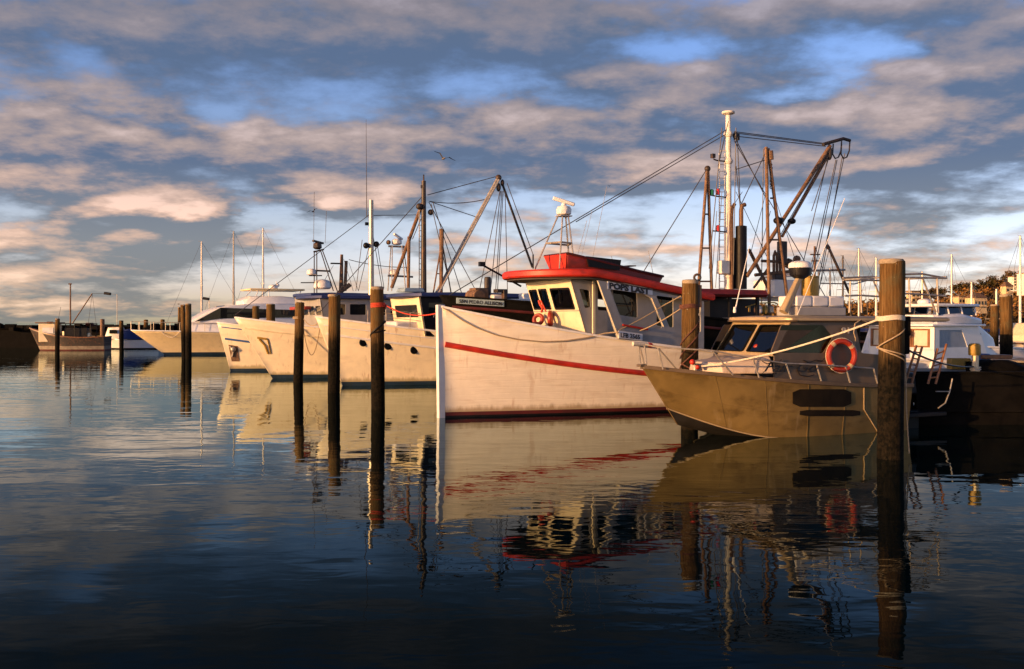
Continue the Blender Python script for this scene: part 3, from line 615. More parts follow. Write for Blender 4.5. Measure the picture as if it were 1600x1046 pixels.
tag(mb.build('strap', 'red_rope'), 'short red strap hanging over the wheelhouse window above two orange rings', 'strap')

# ================================================================== FAIR GO : aluminium work boat
B_ = Boat(2.69, 19.9, 24, 'work_boat', 'bare aluminium work boat with script name Fair Go and bow rail in front', 'work boat', 'boats moored bow out')
ah = Hull(6.3, 2.55, 1.50, 1.0, 1.0, 1.0, te=.60, qd=.85, qw=1.0)
def zsh(t): return 1.02+(1.50-1.02)*(1-t)**1.6
def zch(t): return -.02+.62*max(0, 1-t/.42)**1.7
def hpt(t, lvl, side):
    # lvl 0 keel, 1 chine, 2 sheer (fractions between)
    f = math.sin(math.pi/2*min(1, t/.62)); tp = 1-.08*max(0, (t-.6)/.4)**2
    yd = 1.28*f**.8*tp; yc = 1.12*f**1.0*tp; zs_, zc = zsh(t), zch(t); zk = min(zc-.02, .25-1.2*t if t < .4 else -.23)
    def X(z): return -t*6.3-(1.05*(1-z/1.5))*(1-t)**3
    if lvl <= 1: y = .02+(yc-.02)*lvl; z = zk+(zc-zk)*lvl
    else: k = lvl-1; y = max(.025, yc+(yd-yc)*k**.9); z = zc+(zs_-zc)*k
    return Vector((X(max(z, -.1)), side*max(.02, y), z))
ah.zsh = zsh
T = [0, .01, .03, .05, .08, .12, .16, .2, .25, .3, .36, .42, .5, .6, .7, .8, .9, 1]
mb = MB(); lv = [0, .5, 1, 1.001, 1.2, 1.4, 1.6, 1.8, 1.95, 2]
for side in (1, -1):
    o = len(mb.v); n = len(lv)
    for t in T: mb.v += [tuple(hpt(t, l, side)) for l in lv]
    for i in range(len(T)-1):
        for k in range(n-1): mb.f.append([o+i*n+k, o+(i+1)*n+k, o+(i+1)*n+k+1, o+i*n+k+1]); mb.mi.append(1 if k < 2 else 0)
n = len(lv); hf = len(T)*n
for k in range(n-1):
    mb.f.append([k, k+1, hf+k+1, hf+k]); mb.mi.append(0); a = (len(T)-1)*n; mb.f.append([a+k, a+k+1, hf+a+k+1, hf+a+k]); mb.mi.append(0)
mb.build('hull', ['alu', 'alu_bottom'], B_.e, solid=-.02)
mb = MB()
for side in (1, -1):
    mb.tube([hpt(t, 1, side)+Vector((0, side*.01, 0)) for t in T], .014, 6)
mb.build('chine_bead', 'alu_cabin', B_.e)
mb = MB()
for side in (1, -1): mb.rings([[hpt(t, 2, side)+Vector((0, side*.045, -.05)), hpt(t, 2, side)+Vector((0, side*.05, .03)), hpt(t, 2, side)+Vector((0, -side*.12*min(1, t*20+.1), .03)), hpt(t, 2, side)+Vector((0, -side*.02, -.05))] for t in T])
mb.box((0.0, 0, 1.52), (.16, .16, .05)); mb.build('gunwale', 'alu_dark', B_.e, bevel=.008)
dk = MB(); dk.prism([hpt(t, 1.75, 1)+Vector((0, -.03, 0)) for t in T[2:]]+[hpt(t, 1.75, -1)+Vector((0, .03, 0)) for t in T[2:]][::-1], (0, 0, -.02)); dk.build('deck', 'alu_cabin', B_.e)
def on_hull(px, py, it=8):
    def side_y(x, z):      # half breadth of the plated side at local x, z
        lo, hi = 0.0, 1.0
        for _ in range(22):
            t = (lo+hi)/2; k = max(0, min(1, (z-zch(t))/(zsh(t)-zch(t))))
            if hpt(t, 1+k, 1).x > x: lo = t
            else: hi = t
        return hpt(t, 1+k, 1).y
    lo, hi = 0.0, 1.3
    for i in range(1, 41):
        y = 1.3*(1-i/40); q = B_.L(px, py, y)
        if side_y(q.x, q.z) > y: lo = y; break
        hi = y
    for _ in range(14):
        y = (lo+hi)/2; q = B_.L(px, py, y)
        if side_y(q.x, q.z) > y: lo = y
        else: hi = y
    return B_.L(px, py, y+.008)
def hull_patch(c, name, lo, hi, nseg=8):
    """thin plate bent onto the port side between photo columns c[0]..c[1], rows lo..hi"""
    mb = MB(); rs = []
    for i in range(nseg+1):
        x = c[0]+(c[1]-c[0])*i/nseg; a, b = on_hull(x, lo, 4), on_hull(x, hi, 4)
        if i in (0, nseg): m_ = (hi-lo)*.18; a, b = on_hull(x, lo+m_, 4), on_hull(x, hi-m_, 4)
        d = Vector((0, .006, 0)); rs.append([a+d, b+d, b-d*4, a-d*4])
    mb.rings(rs); return mb.build(name, 'patch', B_.e, smooth=False)
hull_patch((1239, 1330), 'side_patch', 608.5, 636); hull_patch((1250, 1344), 'side_slot', 641, 650.5)
mb = MB(); mb.tube([on_hull(1350, 604, 4), on_hull(1350, 640, 4), on_hull(1374, 679, 4)], .012, 6); mb.build('weld_seam', 'alu_cabin', B_.e)
# cabin
yb = 1.06; fb = B_.L(1210, 557, yb); ft = B_.L(1236, 503, yb-.06); xb, zb2 = fb.x, fb.z; xt, zt2 = ft.x, ft.z
XE = -6.25
ffn = facet((xb, -yb, zb2), (xb, yb, zb2), (xt, -yb+.06, zt2), (xt, yb-.06, zt2))
hh = [rpoly([(.06, .10), (.47, .10), (.47, .90), (.06, .90)], .05), rpoly([(.54, .10), (.94, .10), (.94, .90), (.54, .90)], .05)]
mb = MB(); mb.panel([(0, 0), (1, 0), (1, 1), (0, 1)], hh, ffn, (-.04, 0, 0)); mb.build('cabin_front', 'alu_cabin', B_.e)
for hl in hh:
    mb = MB(); mb.panel(scaled(hl, -.014), [scaled(hl, .016)], lambda u, v: ffn(u, v)+Vector((.012, 0, .004)), (-.03, 0, 0)); wn = mb.build('window', 'rubber', B_.e, smooth=False)
    mb = MB(); mb.prism([ffn(u, v)+Vector((-.016, 0, 0)) for u, v in hl], (-.008, 0, 0)); mb.build('pane', 'sky_glass', wn, smooth=False)
zl = 1.0
sw = rpoly(pl([(1224, 508), (1288, 508), (1303, 527), (1287, 552), (1205, 551)], yb, B_), .05); sw2 = rpoly(pl([(1340, 510), (1392, 508), (1392, 556), (1346, 552)], yb, B_), .06)
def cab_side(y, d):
    mb = MB(); mb.panel([(xb, zb2), (xt, zt2), (XE, zt2), (XE, zl), (xb, zl)], [sw, sw2], lambda u, v: Vector((u, y-(math.copysign(.06, y)*max(0, (v-zb2)/(zt2-zb2)) if v > zb2 else 0), v)), (0, d, 0)); return mb.build('cabin_side', 'alu_dark', B_.e)  # side in darker metal than the front, its shade painted in
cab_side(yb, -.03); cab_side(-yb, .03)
mb = MB(); mb.prism([(u, yb-.045, v) for u, v in sw], (0, -.008, 0)); mb.build('window', 'glass', B_.e, smooth=False)
mb = MB(); mb.prism([(u, -yb+.045, v) for u, v in sw], (0, .008, 0)); mb.build('window', 'glass', B_.e, smooth=False)
mb = MB(); mb.box((xt-1.0, .15, 1.55), (.5, 1.3, .9)); mb.box((xt-2.6, -.3, 1.6), (.05, 1.1, 1.5)); mb.each('cabin_interior', 'interior', B_.e)
mb = MB(); mb.box((xt-1.35, -.35, 1.85), (.06, .7, .75)); mb.box((xt-1.2, -.5, 1.85), (.3, .05, .7)); mb.each('yellow_panel', 'yellow', B_.e, bevel=.01)
# roof with rounded eyebrow, reaching past the cabin
fr = B_.L(1241, 497, 1.03).x
rt = []
for i in range(17): t = math.pi*(i/16-.5); rt.append((fr+.28*math.cos(t)**.6 if abs(t) < 1.57 else fr, 1.12*math.sin(t)))
xe = B_.L(1480, 492, 1.05).x
rl = [(xe, -1.12)]+rt+[(xe, 1.12)]; zr = zt2
def rr(k, z): return [Vector((-3.5+(x+3.5)*(1-(1-k)*.35), y*k, z)) for x, y in rl]
mb = MB(); mb.rings([rr(.95, zr), rr(1.0, zr+.025), rr(1.0, zr+.07), rr(.96, zr+.10), rr(.4, zr+.13)]); mb.build('roof', 'alu_cabin', B_.e)
mb = MB(); mb.tube([(x, y, zr+.02) for x, y in rl[1:-1]], .02, 6); mb.build('drip_rail', 'alu_dark', B_.e)
# foredeck trunk
mb = MB(); secs = []
for px_, hw, z_ in ((1092, .14, 1.50), (1102, .28, 1.58), (1130, .62, 1.58), (1175, .86, 1.61), (1212, 1.04, zb2+.01)):
    x = B_.L(px_, 560, hw).x if px_ < 1200 else xb-.02; secs.append((x, hw, 1.34, hw*.9, z_))
loft_cabin(mb, secs); mb.build('foredeck_trunk', 'trunk', B_.e, bevel=.03)
# bow rail and posts
mb = MB()
posts = [(1010, 566, 1007, 538), (1036, 574, 1028, 543), (1145, 583, 1113, 548), (1186, 587, 1177, 561), (1237, 592, 1228, 568), (1284, 596, 1276, 570), (1329, 598, 1321, 573), (1372, 601, 1365, 576)]
tops_ = []
for i, (a0, b0, a1, b1) in enumerate(posts):
    yy = [.12, .35, 1.0, 1.12, 1.2, 1.22, 1.22, 1.2][i]; p, q = B_.L(a0, b0, yy), B_.L(a1, b1, yy); p.z -= .04; mb.tube([p, q], .017, 6); tops_.append(q)
    if i < 3: q2 = Vector((q.x, -q.y, q.z)); mb.tube([Vector((p.x, -p.y, p.z)), q2], .017, 6)
mb.tube([Vector((v.x, -v.y, v.z)) for v in tops_[2::-1]]+tops_, .016, 7); mb.build('bow_rail', 'steel', B_.e)
mb = MB(); a, b = B_.L(989, 537.5, .1), B_.L(1012, 539, .1); mb.tube([a, b], .045, 8); mb.build('anchor_roller', 'pale_rope', B_.e)
mb = MB(); a, b = B_.L(1013, 539, .1), B_.L(1018, 540, .1); mb.tube([a, b], .05, 8); mb.build('roller_cap', 'red', B_.e)
# mast with radome, whip aerial, boxes and canopy frame
mb = MB(); a, b = B_.L(1224, 488, .3), B_.L(1250, 432, .3); mb.tube([a, b], .10, 12, r2=.075); ms = mb.build('radar_mast', 'alu_cabin', B_.e)
mb = MB(); mb.lathe([(.10, 0), (.22, .08), (.245, .2), (.245, .24)], b+Vector((0, 0, -.06)), 18); mb.build('radome_base', 'black', ms)
mb = MB(); radome(mb, b+Vector((0, 0, .16)), .25, .18); mb.build('radome', 'white', ms)
mb = MB(); mb.tube([B_.L(1148, 488, .6), B_.L(1171, 385, .6)], .014, 6, r2=.006); mb.lathe([(.03, 0), (.035, .05), (.02, .12)], B_.L(1148, 489, .6), 8); mb.tube([B_.L(1246, 492, .7), B_.L(1320, 310, .7)], .008, 5); mb.build('whip_antenna', 'white', B_.e)
mb = MB()
a, b = B_.L(1246, 489, .45), B_.L(1322, 489, .45); mb.box(((a.x+b.x)/2, .1, zr+.13+.10), (abs(a.x-b.x), .7, .2)); mb.build('roof_locker', 'grey_and_shade', B_.e, bevel=.02)
zc_ = zr+.13+.2
for i in range(3):
    mb = MB(); L0 = abs(a.x-b.x); x = max(a.x, b.x)-L0*(i+.5)/3; mb.box((x, .1, zc_+.125), (L0/3-.012, .62, .24)); mb.build('locker_lid', 'white', B_.e, bevel=.04, seg=3)
mb = MB(); ya = .75
for pts in ([(1392, 430), (1440, 428), (1479, 435)], [(1392, 434), (1430, 434), (1479, 435)], [(1420, 433), (1422, 488)], [(1441, 434), (1462, 488)], [(1464, 434), (1466, 489)], [(1395, 460), (1420, 459), (1478, 463)], [(1404, 435), (1402, 488)]):
    mb.tube([B_.L(x, y, ya) for x, y in pts], .024, 7)
    mb.tube([B_.L(x, y, ya)+Vector((0, -1.5, 0)) for x, y in pts], .024, 7)
for x_ in (1395, 1479): q = B_.L(x_, 433, ya); mb.tube([q, q+Vector((0, -1.5, 0))], .022, 7)
mb.build('canopy_frame', 'steel', B_.e)
# aft platform and twin outboards blackened in place of stern shade, ladders
mb = MB(); mb.box((-6.9, 0, .32), (1.2, 2.1, .1)); mb.box((-6.6, 0, .15), (.6, 1.6, .5)); mb.build('swim_platform', 'black', B_.e, bevel=.02)
for yy in (.5, -.5):
    mb = MB(); mb.box((-6.75, yy, 1.0), (.5, .36, .5), taper=(.8, .8)); mb.box((-6.75, yy, .45), (.25, .14, .8)); mb.build('outboard_motor', 'black', B_.e, bevel=.05)
for pts, yy in (([(1432, 540, 1414, 600), (1441, 542, 1424, 601)], .85), ([(1465, 545, 1450, 600), (1479, 538, 1462, 600)], .85)):
    mb = MB(); rails = []
    for a0, b0, a1, b1 in pts: p, q = B_.L(a0, b0, yy), B_.L(a1, b1, yy); mb.tube([p, q], .028, 7); rails.append((p, q))
    for k in range(1, 6): t = k/6; mb.tube([rails[0][0].lerp(rails[0][1], t), rails[1][0].lerp(rails[1][1], t)], .018, 6)
    mb.build('boarding_ladder', 'wood', B_.e)
mb = MB(); mb.tube([B_.L(x, y, 1.0) for x, y in ((1488, 592), (1484, 612), (1477, 630), (1466, 638))], .016, 7); mb.tube([B_.L(x, y, 1.0) for x, y in ((1462, 612), (1483, 612))], .012, 6); mb.build('stern_hoop', 'steel', B_.e)
side_text(B_, 'Fair Go', (1194, 581), (1278, 582), yb+.02, 16, 'letter', shear=.5, off=.0, name='name_lettering')
mb = MB()
for cx, cy, s_ in ((1197, 568, 1.0), (1262, 566, 1.1)):
    mb.tube([B_.L(cx+s_*x, cy+s_*y, yb+.02) for x, y in ((-6, -3), (2, 1), (12, -3), (20, -1), (24, -6))], .010, 5)
mb.tube([B_.L(x, y, yb+.02) for x, y in ((1194, 581), (1188, 586), (1200, 588), (1214, 583))], .010, 5); mb.tube([B_.L(x, y, yb+.02) for x, y in ((1246, 579), (1250, 586), (1262, 589), (1272, 586))], .010, 5)
mb.each('name_flourish', 'letter', B_.e)
side_text(B_, '81', (1315, 521), (1327, 521), yb-.01, 9, 'letter_grey', off=.02, name='number_lettering')
nv = B_.w((0, 1, 0))-B_.w((0, 0, 0)); fv = B_.w((1, 0, 0))-B_.w((0, 0, 0))
c = B_.L(1315, 556, 1.16); ring_buoy(B_.w(c), .31, .062, nv+fv*.2, 'orange life ring with white bands hanging on the side of the Fair Go boat', None)
mb = MB(); mb.tube([B_.w(B_.L(x, y, 1.17)) for x, y in ((1336, 506), (1334, 520), (1337, 530), (1335, 543))], .012, 6); mb.tube([B_.w(B_.L(x, y, 1.15)) for x, y in ((1336, 506), (1345, 500), (1356, 504))], .012, 6)
tag(mb.build('rope', 'rope'), 'thin cord from which the banded orange life ring hangs', 'rope')
mb = MB()
for k, (x, y, r) in enumerate(((1165, 541, .07), (1177, 537, .09), (1187, 545, .07))): sphere(mb, B_.L(x, y, .25)+Vector((-.3, 0, -.02)), r, 1, 1.2, .9)
mb.each('buoy_cluster', 'orange', B_.e)
mb = MB()
for x, y, r in ((1082, 566, .06), (1090, 574, .05)): sphere(mb, B_.L(x, y, .3), r)
mb.each('windlass', 'red', B_.e)
mb = MB(); mb.lathe([(.07, 0), (.05, .06), (.05, .16), (.09, .2)], B_.L(1086, 583, .15), 10); mb.build('bollard', 'steel', B_.e)

# ================================================================== SAN PEDRO trawler (dark hull, red roof aft, tall rig)
S = Boat(-2.35, 31.4, 28, 'trawler', 'dark trawler with red aft roof, white mast and tall booms behind the POPS LAST boat', 'trawler', 'boats moored bow out')
shl = Hull(18.5, 5.6, 3.30, 1.7, 1.5, 1.4, te=.5, qd=.75, qw=1.1)
shl.zsh = lambda t: 1.9+1.38*(1-t)**1.1
shl.build(S.e, ['dark_red', 'near_black'], [-.02, .1], deck_z=1.6, cap='near_black', cap_r=.04)
shl.rail(S.e, 'rub_rail', 'dark_red', lambda t: shl.zsh(t)-.34, r=.05, t0=.01)
def strip_sign(bt, hl, p0, p1, h_px, txt, m1='sign_blue', m2='letter', n=5):
    lo = [hl.onside(p0[0]+(p1[0]-p0[0])*i/n, p0[1]+(p1[1]-p0[1])*i/n, bt) for i in range(n+1)]
    hi = [hl.onside(p0[0]+(p1[0]-p0[0])*i/n, p0[1]-h_px+(p1[1]-p0[1])*i/n, bt) for i in range(n+1)]
    off = Vector((0, .03, 0)); mb = MB(); mb.rings([[a+off, b+off, b-off*.3, a-off*.3] for a, b in zip(lo, hi)]); mb.build('name_board', m1, bt.e, smooth=False)
    a, b = lo[0]+off*1.6, lo[-1]+off*1.6; up = (hi[0]-lo[0]); a = a.lerp(b, .04)+up*.16; D = bt.w(a).y
    return text(txt, h_px*.62/F*D, m2, bt.e, a+Vector((0, .02, 0)), b-lo[0]-off*1.6, up, width=(b-a).length*.94, off=.02)
strip_sign(S, shl, (713, 474.5), (787, 479.5), 9, 'SAN PEDRO ALLISON')
# wheelhouse aft under a long red roof
def sL(x, y, yl=0): return S.L(x, y, yl)
xa, xz = sL(1088, 470, 1.9).x, sL(1196, 470, 1.9).x
zr_ = 3.35
mb = MB(); mb.rings([[Vector((x, -1.95, zr_)), Vector((x, -2.05, zr_+.08)), Vector((x, -1.95, zr_+.26)), Vector((x, 0, zr_+.36)), Vector((x, 1.95, zr_+.26)), Vector((x, 2.05, zr_+.08)), Vector((x, 1.95, zr_))] for x in (xa, xa-.05, xz)]); mb.build('roof', 'shaded_red', S.e, bevel=.01)
mb = MB()
for x in (xa-.3, (xa+xz)/2, xz+.3):
    for y in (-1.8, 1.8): mb.box((x, y, 2.4), (.1, .1, 1.95))
mb.each('roof_post', 'black', S.e)
mb = MB(); mb.box(((xa+xz)/2-.6, 0, 2.2), (2.2, 2.6, 2.2)); mb.build('deckhouse', 'black', S.e)
mb = MB(); mb.box((xa-.8, .6, 1.9), (.5, .8, .8)); mb.box((xa-.3, -.4, 2.4), (.3, .9, .5)); mb.box((xa-1.6, .9, 2.3), (.3, .3, .9)); mb.lathe([(.3, 0), (.3, .5)], (xa-1.2, 1.2, 1.7), 12); mb.each('deck_gear', 'white', S.e, bevel=.03)
mb = MB(); q0, q1 = sL(1138, 452), sL(1139, 181); mx = q0.x; mb.tube([(mx, 0, q0.z-.3), (mx, 0, q1.z)], .145, 14, r2=.10); ms = mb.build('mast', 'white_mast', S.e)
mb = MB(); mb.lathe([(.03, -.12), (.05, -.05), (.24, .02), (.26, .06), (.24, .1), (.02, .13)], (mx, 0, q1.z+.05), 18); mb.build('mast_dome', 'white_mast', ms)
mb = MB(); 
for zz in (sL(1138, 210).z, sL(1138, 252).z, sL(1138, 432).z): mb.lathe([(.13, -.12), (.19, 0), (.13, .12)], (mx, 0, zz), 12)
mb.box(sL(1130, 418, .1), (.4, .3, .5)); mb.each('mast_collar', 'white_mast', ms, bevel=.02)
mb = MB(); a0, a1 = sL(1124, 455), sL(1124, 240); b0, b1 = sL(1132, 455), sL(1132, 240); mb.tube([a0, a1], .025, 6); mb.tube([b0, b1], .018, 6)
for i in range(20): t = i/20+.02; mb.tube([a0.lerp(a1, t), b0.lerp(b1, t)], .016, 5)
mb.tube([a1, sL(1126, 236), sL(1137, 236)], .02, 5); mb.build('mast_ladder', 'white_mast', S.e)
mb = MB()
for pts in ([(1115, 249), (1120, 251), (1137, 253)], [(1109, 305), (1120, 307), (1137, 309)], [(1113, 361), (1137, 363)]): mb.tube([sL(*p) for p in pts], .028, 6)
mb.box(sL(1114, 244), (.14, .14, .16)); mb.build('light_bracket', 'dark_steel', S.e)
for (x, y, m_) in ((1112, 301, 'green_light'), (1121.5, 300, 'red_light'), (1122, 357, 'red_light')):
    mb = MB(); mb.lathe([(.06, -.12), (.085, -.1), (.085, .08), (.05, .12)], sL(x, y), 10); mb.build('navigation_light', m_, S.e)
mb = MB(); mb.tube([sL(x, y, .2) for x, y in ((1143, 455), (1143, 335), (1144, 325), (1148, 319))], .075, 10, r2=.07); mb.build('exhaust_pipe', 'rusty', S.e)
mb = MB(); mb.tube([sL(x, y, .3) for x, y in ((1158, 360), (1158, 330), (1159, 322), (1164, 320))], .085, 10); mb.build('exhaust_pipe', 'rusty', S.e)
mb = MB(); q = sL(1158, 452, .3); q2 = sL(1158, 354, .3); mb.lathe([(.22, 0), (.22, q2.z-q.z), (.16, q2.z-q.z+.02)], (q.x, .3, q.z), 14); q = sL(1149, 452, .1); mb.tube([q, sL(1149, 372, .1)], .10, 10); mb.build('funnel', 'black', S.e)
def gallows(nm, legs, bars, m_, r=.07, yl=.0):
    mb = MB()
    for a in legs: mb.tube([sL(x, y, yl) for x, y in a], r, 8)
    for a in bars: mb.tube([sL(x, y, yl) for x, y in a], r*.6, 6)
    return mb.build(nm, m_, S.e)
g = gallows('gallows_frame', [[(1105, 262), (1091, 455)], [(1106, 262), (1112, 455)]], [[(1102, 335), (1108, 335)], [(1097, 388), (1110, 388)], [(1094, 440), (1111, 440)]], 'rusty', .06)
mb = MB(); sphere(mb, sL(1105.5, 264), .12); mb.build('block', 'dark_steel', g)
g = gallows('gallows_frame', [[(1197, 230), (1202, 478)], [(1200, 232), (1230, 465)]], [[(1204, 310), (1210, 310)], [(1204, 375), (1218, 375)]], 'rusty', .065, .8)
mb = MB(); mb.tube([sL(x, y, .8) for x, y in ((1203, 236), (1204, 250))], .12, 8)
for k in range(8): mb.torus(sL(1205, 258+k*5, .8), .045, .018, (1, k % 2, 0), 8, 5)
mb.build('chain', 'rusty', g)
mb = MB(); mb.tube([sL(x, y, .5) for x, y in ((1167, 432), (1297, 228))], .08, 10); mb.tube([sL(x, y, .5) for x, y in ((1222, 370), (1298, 236))], .06, 8); bm_ = mb.build('boom', 'rusty', S.e)
mb = MB(); mb.tube([sL(x, y, .5) for x, y in ((1286, 226), (1300, 222), (1318, 217), (1328, 220))], .07, 8); sphere(mb, sL(1296, 240, .5), .2, .6, .6, 1.4)
for cx in (1311, 1324): mb.tube([sL(cx+x, 221+y, .5) for x, y in ((4, 0), (3, 15), (-1, 25), (-6, 27), (-10, 20), (-9, 4))], .03, 6)
mb.build('boom_head', 'dark_steel', bm_)
mb = MB(); sphere(mb, sL(1216, 345, .5), .2, 1, 1, .7); sphere(mb, sL(1237, 346, .5), .17, 1, 1, .7); mb.each('floodlight', 'black', bm_)
mb = MB(); mb.tube([sL(x, y, -.2) for x, y in ((1170, 390), (1200, 450))], .07, 7); mb.tube([sL(x, y, .2) for x, y in ((1200, 420), (1178, 450))], .05, 7)
mb.tube([sL(x, y, -.2) for x, y in ((1180, 430), (1240, 424))], .07, 7); mb.tube([sL(x, y, -.2) for x, y in ((1190, 408), (1240, 410))], .06, 7)
for cx in (1209, 1219): mb.tube([sL(x, y, -.2) for x, y in ((cx, 430), (cx, 400), (cx+2, 393), (cx+5, 400), (cx+5, 430))], .06, 7)
mb.build('winch_frame', 'rusty', S.e)
mb = MB(); mb.box(sL(1222, 395, -.2), (.3, .3, .9)); mb.box(sL(1215, 437, -.3), (.6, .4, .4)); mb.each('winch_motor', 'dark_steel', S.e, bevel=.03)
mb = MB(); mb.box(sL(1218, 452, -.4), (1.7, 1.2, .7)); mb.build('deck_house_top', 'white', S.e, bevel=.04)
mb = MB(); q = sL(1265, 462, .3); mb.lathe([(.33, 0), (.36, .1), (.36, .8), (.38, .82), (.38, .88)], (q.x, .3, q.z-.1), 18); mb.build('drum', 'yellow', S.e)
segs = []
for a in ([(1132, 204), (900, 345), (700, 463)], [(1135, 207), (900, 348), (704, 464)]): segs.append([sL(x, y) for x, y in a])
segs = [[sL(1134, 204), sL(700, 463)], [sL(1136, 209), sL(900, 347)]]
for a in ([(1147, 208), (1288, 226)], [(1148, 213), (1290, 229)], [(1147, 206), (1285, 224)], [(1148, 215), (1202, 320)], [(1147, 220), (1292, 468)], [(1198, 235), (1158, 320)], [(1104, 265), (1006, 424)],
          [(1150, 200), (1146, 430)], [(1152, 215), (1162, 440)], [(1128, 200), (1108, 420)], [(1138, 190), (1122, 260)], [(1197, 250), (1150, 265)], [(1150, 260), (1166, 420)], [(1193, 232), (1190, 440)],
          [(1294, 245), (1241, 470)], [(1306, 250), (1258, 470)], [(1308, 250), (1263, 470)], [(1316, 245), (1277, 470)], [(1320, 240), (1272, 470)], [(1300, 232), (1268, 330)], [(1290, 245), (1215, 375)], [(1293, 240), (1209, 370)]):
    segs.append([sL(x, y, .3) for x, y in a])
wires(S.e, 'rigging', 'wire', segs, .018)
mb = MB(); sphere(mb, sL(1149, 212), .14, .8, .8, 1); mb.box(sL(1151, 214), (.22, .1, .25)); mb.each('block', 'dark_steel', S.e)
# foredeck gear
mb = MB(); mb.box(sL(748, 462, -.3), (.5, .5, .5)); mb.lathe([(.22, -.35), (.22, .35)], sL(742, 463, -.3), 12, axis='Y'); mb.build('anchor_winch', 'rusty', S.e, bevel=.03)
mb = MB(); q = sL(762, 470, -.2); mb.lathe([(.12, 0), (.12, .85), (.10, .9)], (q.x, q.y, q.z-.1), 10); q = sL(788, 478, .3); mb.box(q+Vector((0, 0, .25)), (.14, .2, .55)); mb.box(sL(782, 455, .2), (.4, .3, .12)); mb.each('bitts', 'dark_steel', S.e, bevel=.02)
mb = MB(); mb.box(sL(776, 469, 0), (.5, .5, .35)); mb.box(sL(810, 474, 0), (.9, .6, .28)); mb.box(sL(822, 470, -.2), (.4, .4, .5)); mb.each('deck_locker', 'white', S.e, bevel=.05)

rn = random.Random(5)
for k, (x, y, w_, h_, m_) in enumerate(((1100, 545, .5, .5, 'white'), (1118, 530, .35, .35, 'rusty'), (1105, 512, .25, .3, 'white'), (1127, 548, .4, .3, 'steel'), (1095, 525, .2, .7, 'dark_steel'))):
    mb = MB(); q = S.L(x, y, 2.1); mb.lathe([(w_*.4, -h_/2), (w_*.5, -h_*.4), (w_*.5, h_*.4), (w_*.3, h_/2)], q, 12) if k % 2 == 0 else mb.box(q, (w_, w_*.8, h_), rz=.4)
    mb.build(['drum', 'hatch_box', 'drum', 'hatch_box', 'vent_pipe'][k], m_, S.e, bevel=.02)
mb = MB(); mb.tube([S.L(x, y, 2.0) for x, y in ((1092, 555), (1092, 490))], .03, 6); mb.tube([S.L(x, y, 2.0) for x, y in ((1092, 498), (1140, 498))], .03, 6); mb.tube([S.L(x, y, 2.0) for x, y in ((1122, 555), (1122, 498))], .03, 6); mb.build('deck_rail', 'steel', S.e)
for k in range(5):
    mb = MB(); q = S.L(1168+k*9, 483+rn.uniform(-3, 2), 1.2); mb.lathe([(.09, -.14), (.12, -.1), (.12, .1), (.07, .15)], q, 10); mb.build('gas_bottle', ['yellow', 'rusty', 'white', 'yellow', 'steel'][k], S.e)
mb = MB(); mb.tube([S.L(x, y, 1.3) for x, y in ((1165, 480), (1185, 474), (1210, 473), (1225, 481))], .025, 6); mb.tube([S.L(x, y, 1.3) for x, y in ((1190, 486), (1190, 462))], .02, 6); mb.build('pot_rack', 'yellow', S.e)
# small fittings on the nearest wheelhouse
for fn, u in ((fS, .26), (fS, .74), (fP, .48)):
    mb = MB(); mb.tube([fn(u, .84)+Vector((.03, 0, 0)), fn(u-.08, .60)+Vector((.03, 0, 0))], .009, 5); mb.build('wiper', 'black', A.e)
mb = MB(); mb.tube([fS(0, .46)+Vector((.01, 0, 0)), fS(1, .46)+Vector((.01, 0, 0))], .012, 5); mb.tube([fP(0, .46)+Vector((.01, 0, 0)), fP(1, .46)+Vector((.01, 0, 0))], .012, 5); mb.each('trim_strip', 'grey_and_shade', A.e)
# welds and frames on the work boat side
for t in (.20, .36, .52, .68):
    mb = MB(); mb.tube([hpt(t, 1+k/8, 1)+Vector((0, .001, 0)) for k in range(0, 9)], .006, 5); mb.build('weld_seam', 'alu', B_.e)
mb = MB(); mb.tube([hpt(t, 1.45, 1)+Vector((0, .001, 0)) for t in T[1:]], .007, 5); mb.build('weld_seam', 'alu', B_.e)

# more gear above the work boat roof line: derrick, davits, aerials and hoops on the dark trawler's stern
mb = MB(); mb.tube([sL(x, y, -.8) for x, y in ((1295, 388), (1312, 425), (1327, 458))], .06, 7); mb.tube([sL(x, y, -.8) for x, y in ((1295, 388), (1292, 384))], .09, 7); mb.build('davit', 'dark_steel', S.e)
mb = MB(); mb.tube([sL(x, y, -.6) for x, y in ((1273, 478), (1273, 385))], .045, 6); mb.tube([sL(x, y, -.6) for x, y in ((1266, 398), (1281, 398))], .03, 6); mb.tube([sL(x, y, -.6) for x, y in ((1268, 408), (1279, 408))], .03, 6); mb.build('aerial_post', 'rusty', S.e)
mb = MB(); mb.tube([sL(x, y, -.9) for x, y in ((1240, 425), (1275, 423), (1320, 422))], .05, 7); mb.tube([sL(x, y, -.9) for x, y in ((1278, 480), (1279, 424))], .04, 6); mb.tube([sL(x, y, -.9) for x, y in ((1297, 480), (1297, 424))], .04, 6); mb.tube([sL(x, y, -.9) for x, y in ((1283, 443), (1335, 444), (1365, 436))], .03, 6); mb.build('stern_gantry', 'steel', S.e)
mb = MB(); mb.tube([sL(x, y, -.9) for x, y in ((1205, 431), (1225, 428), (1240, 430))], .045, 7); mb.tube([sL(x, y, -.9) for x, y in ((1190, 434), (1240, 431))], .05, 7); mb.build('top_rail', 'white', S.e)
mb = MB(); mb.prism([sL(x, y, -.2) for x, y in ((1210, 452), (1222, 438), (1232, 446), (1262, 448), (1262, 470), (1205, 470))], (0, -1.2, 0)); mb.build('shelter', 'white', S.e, bevel=.04)
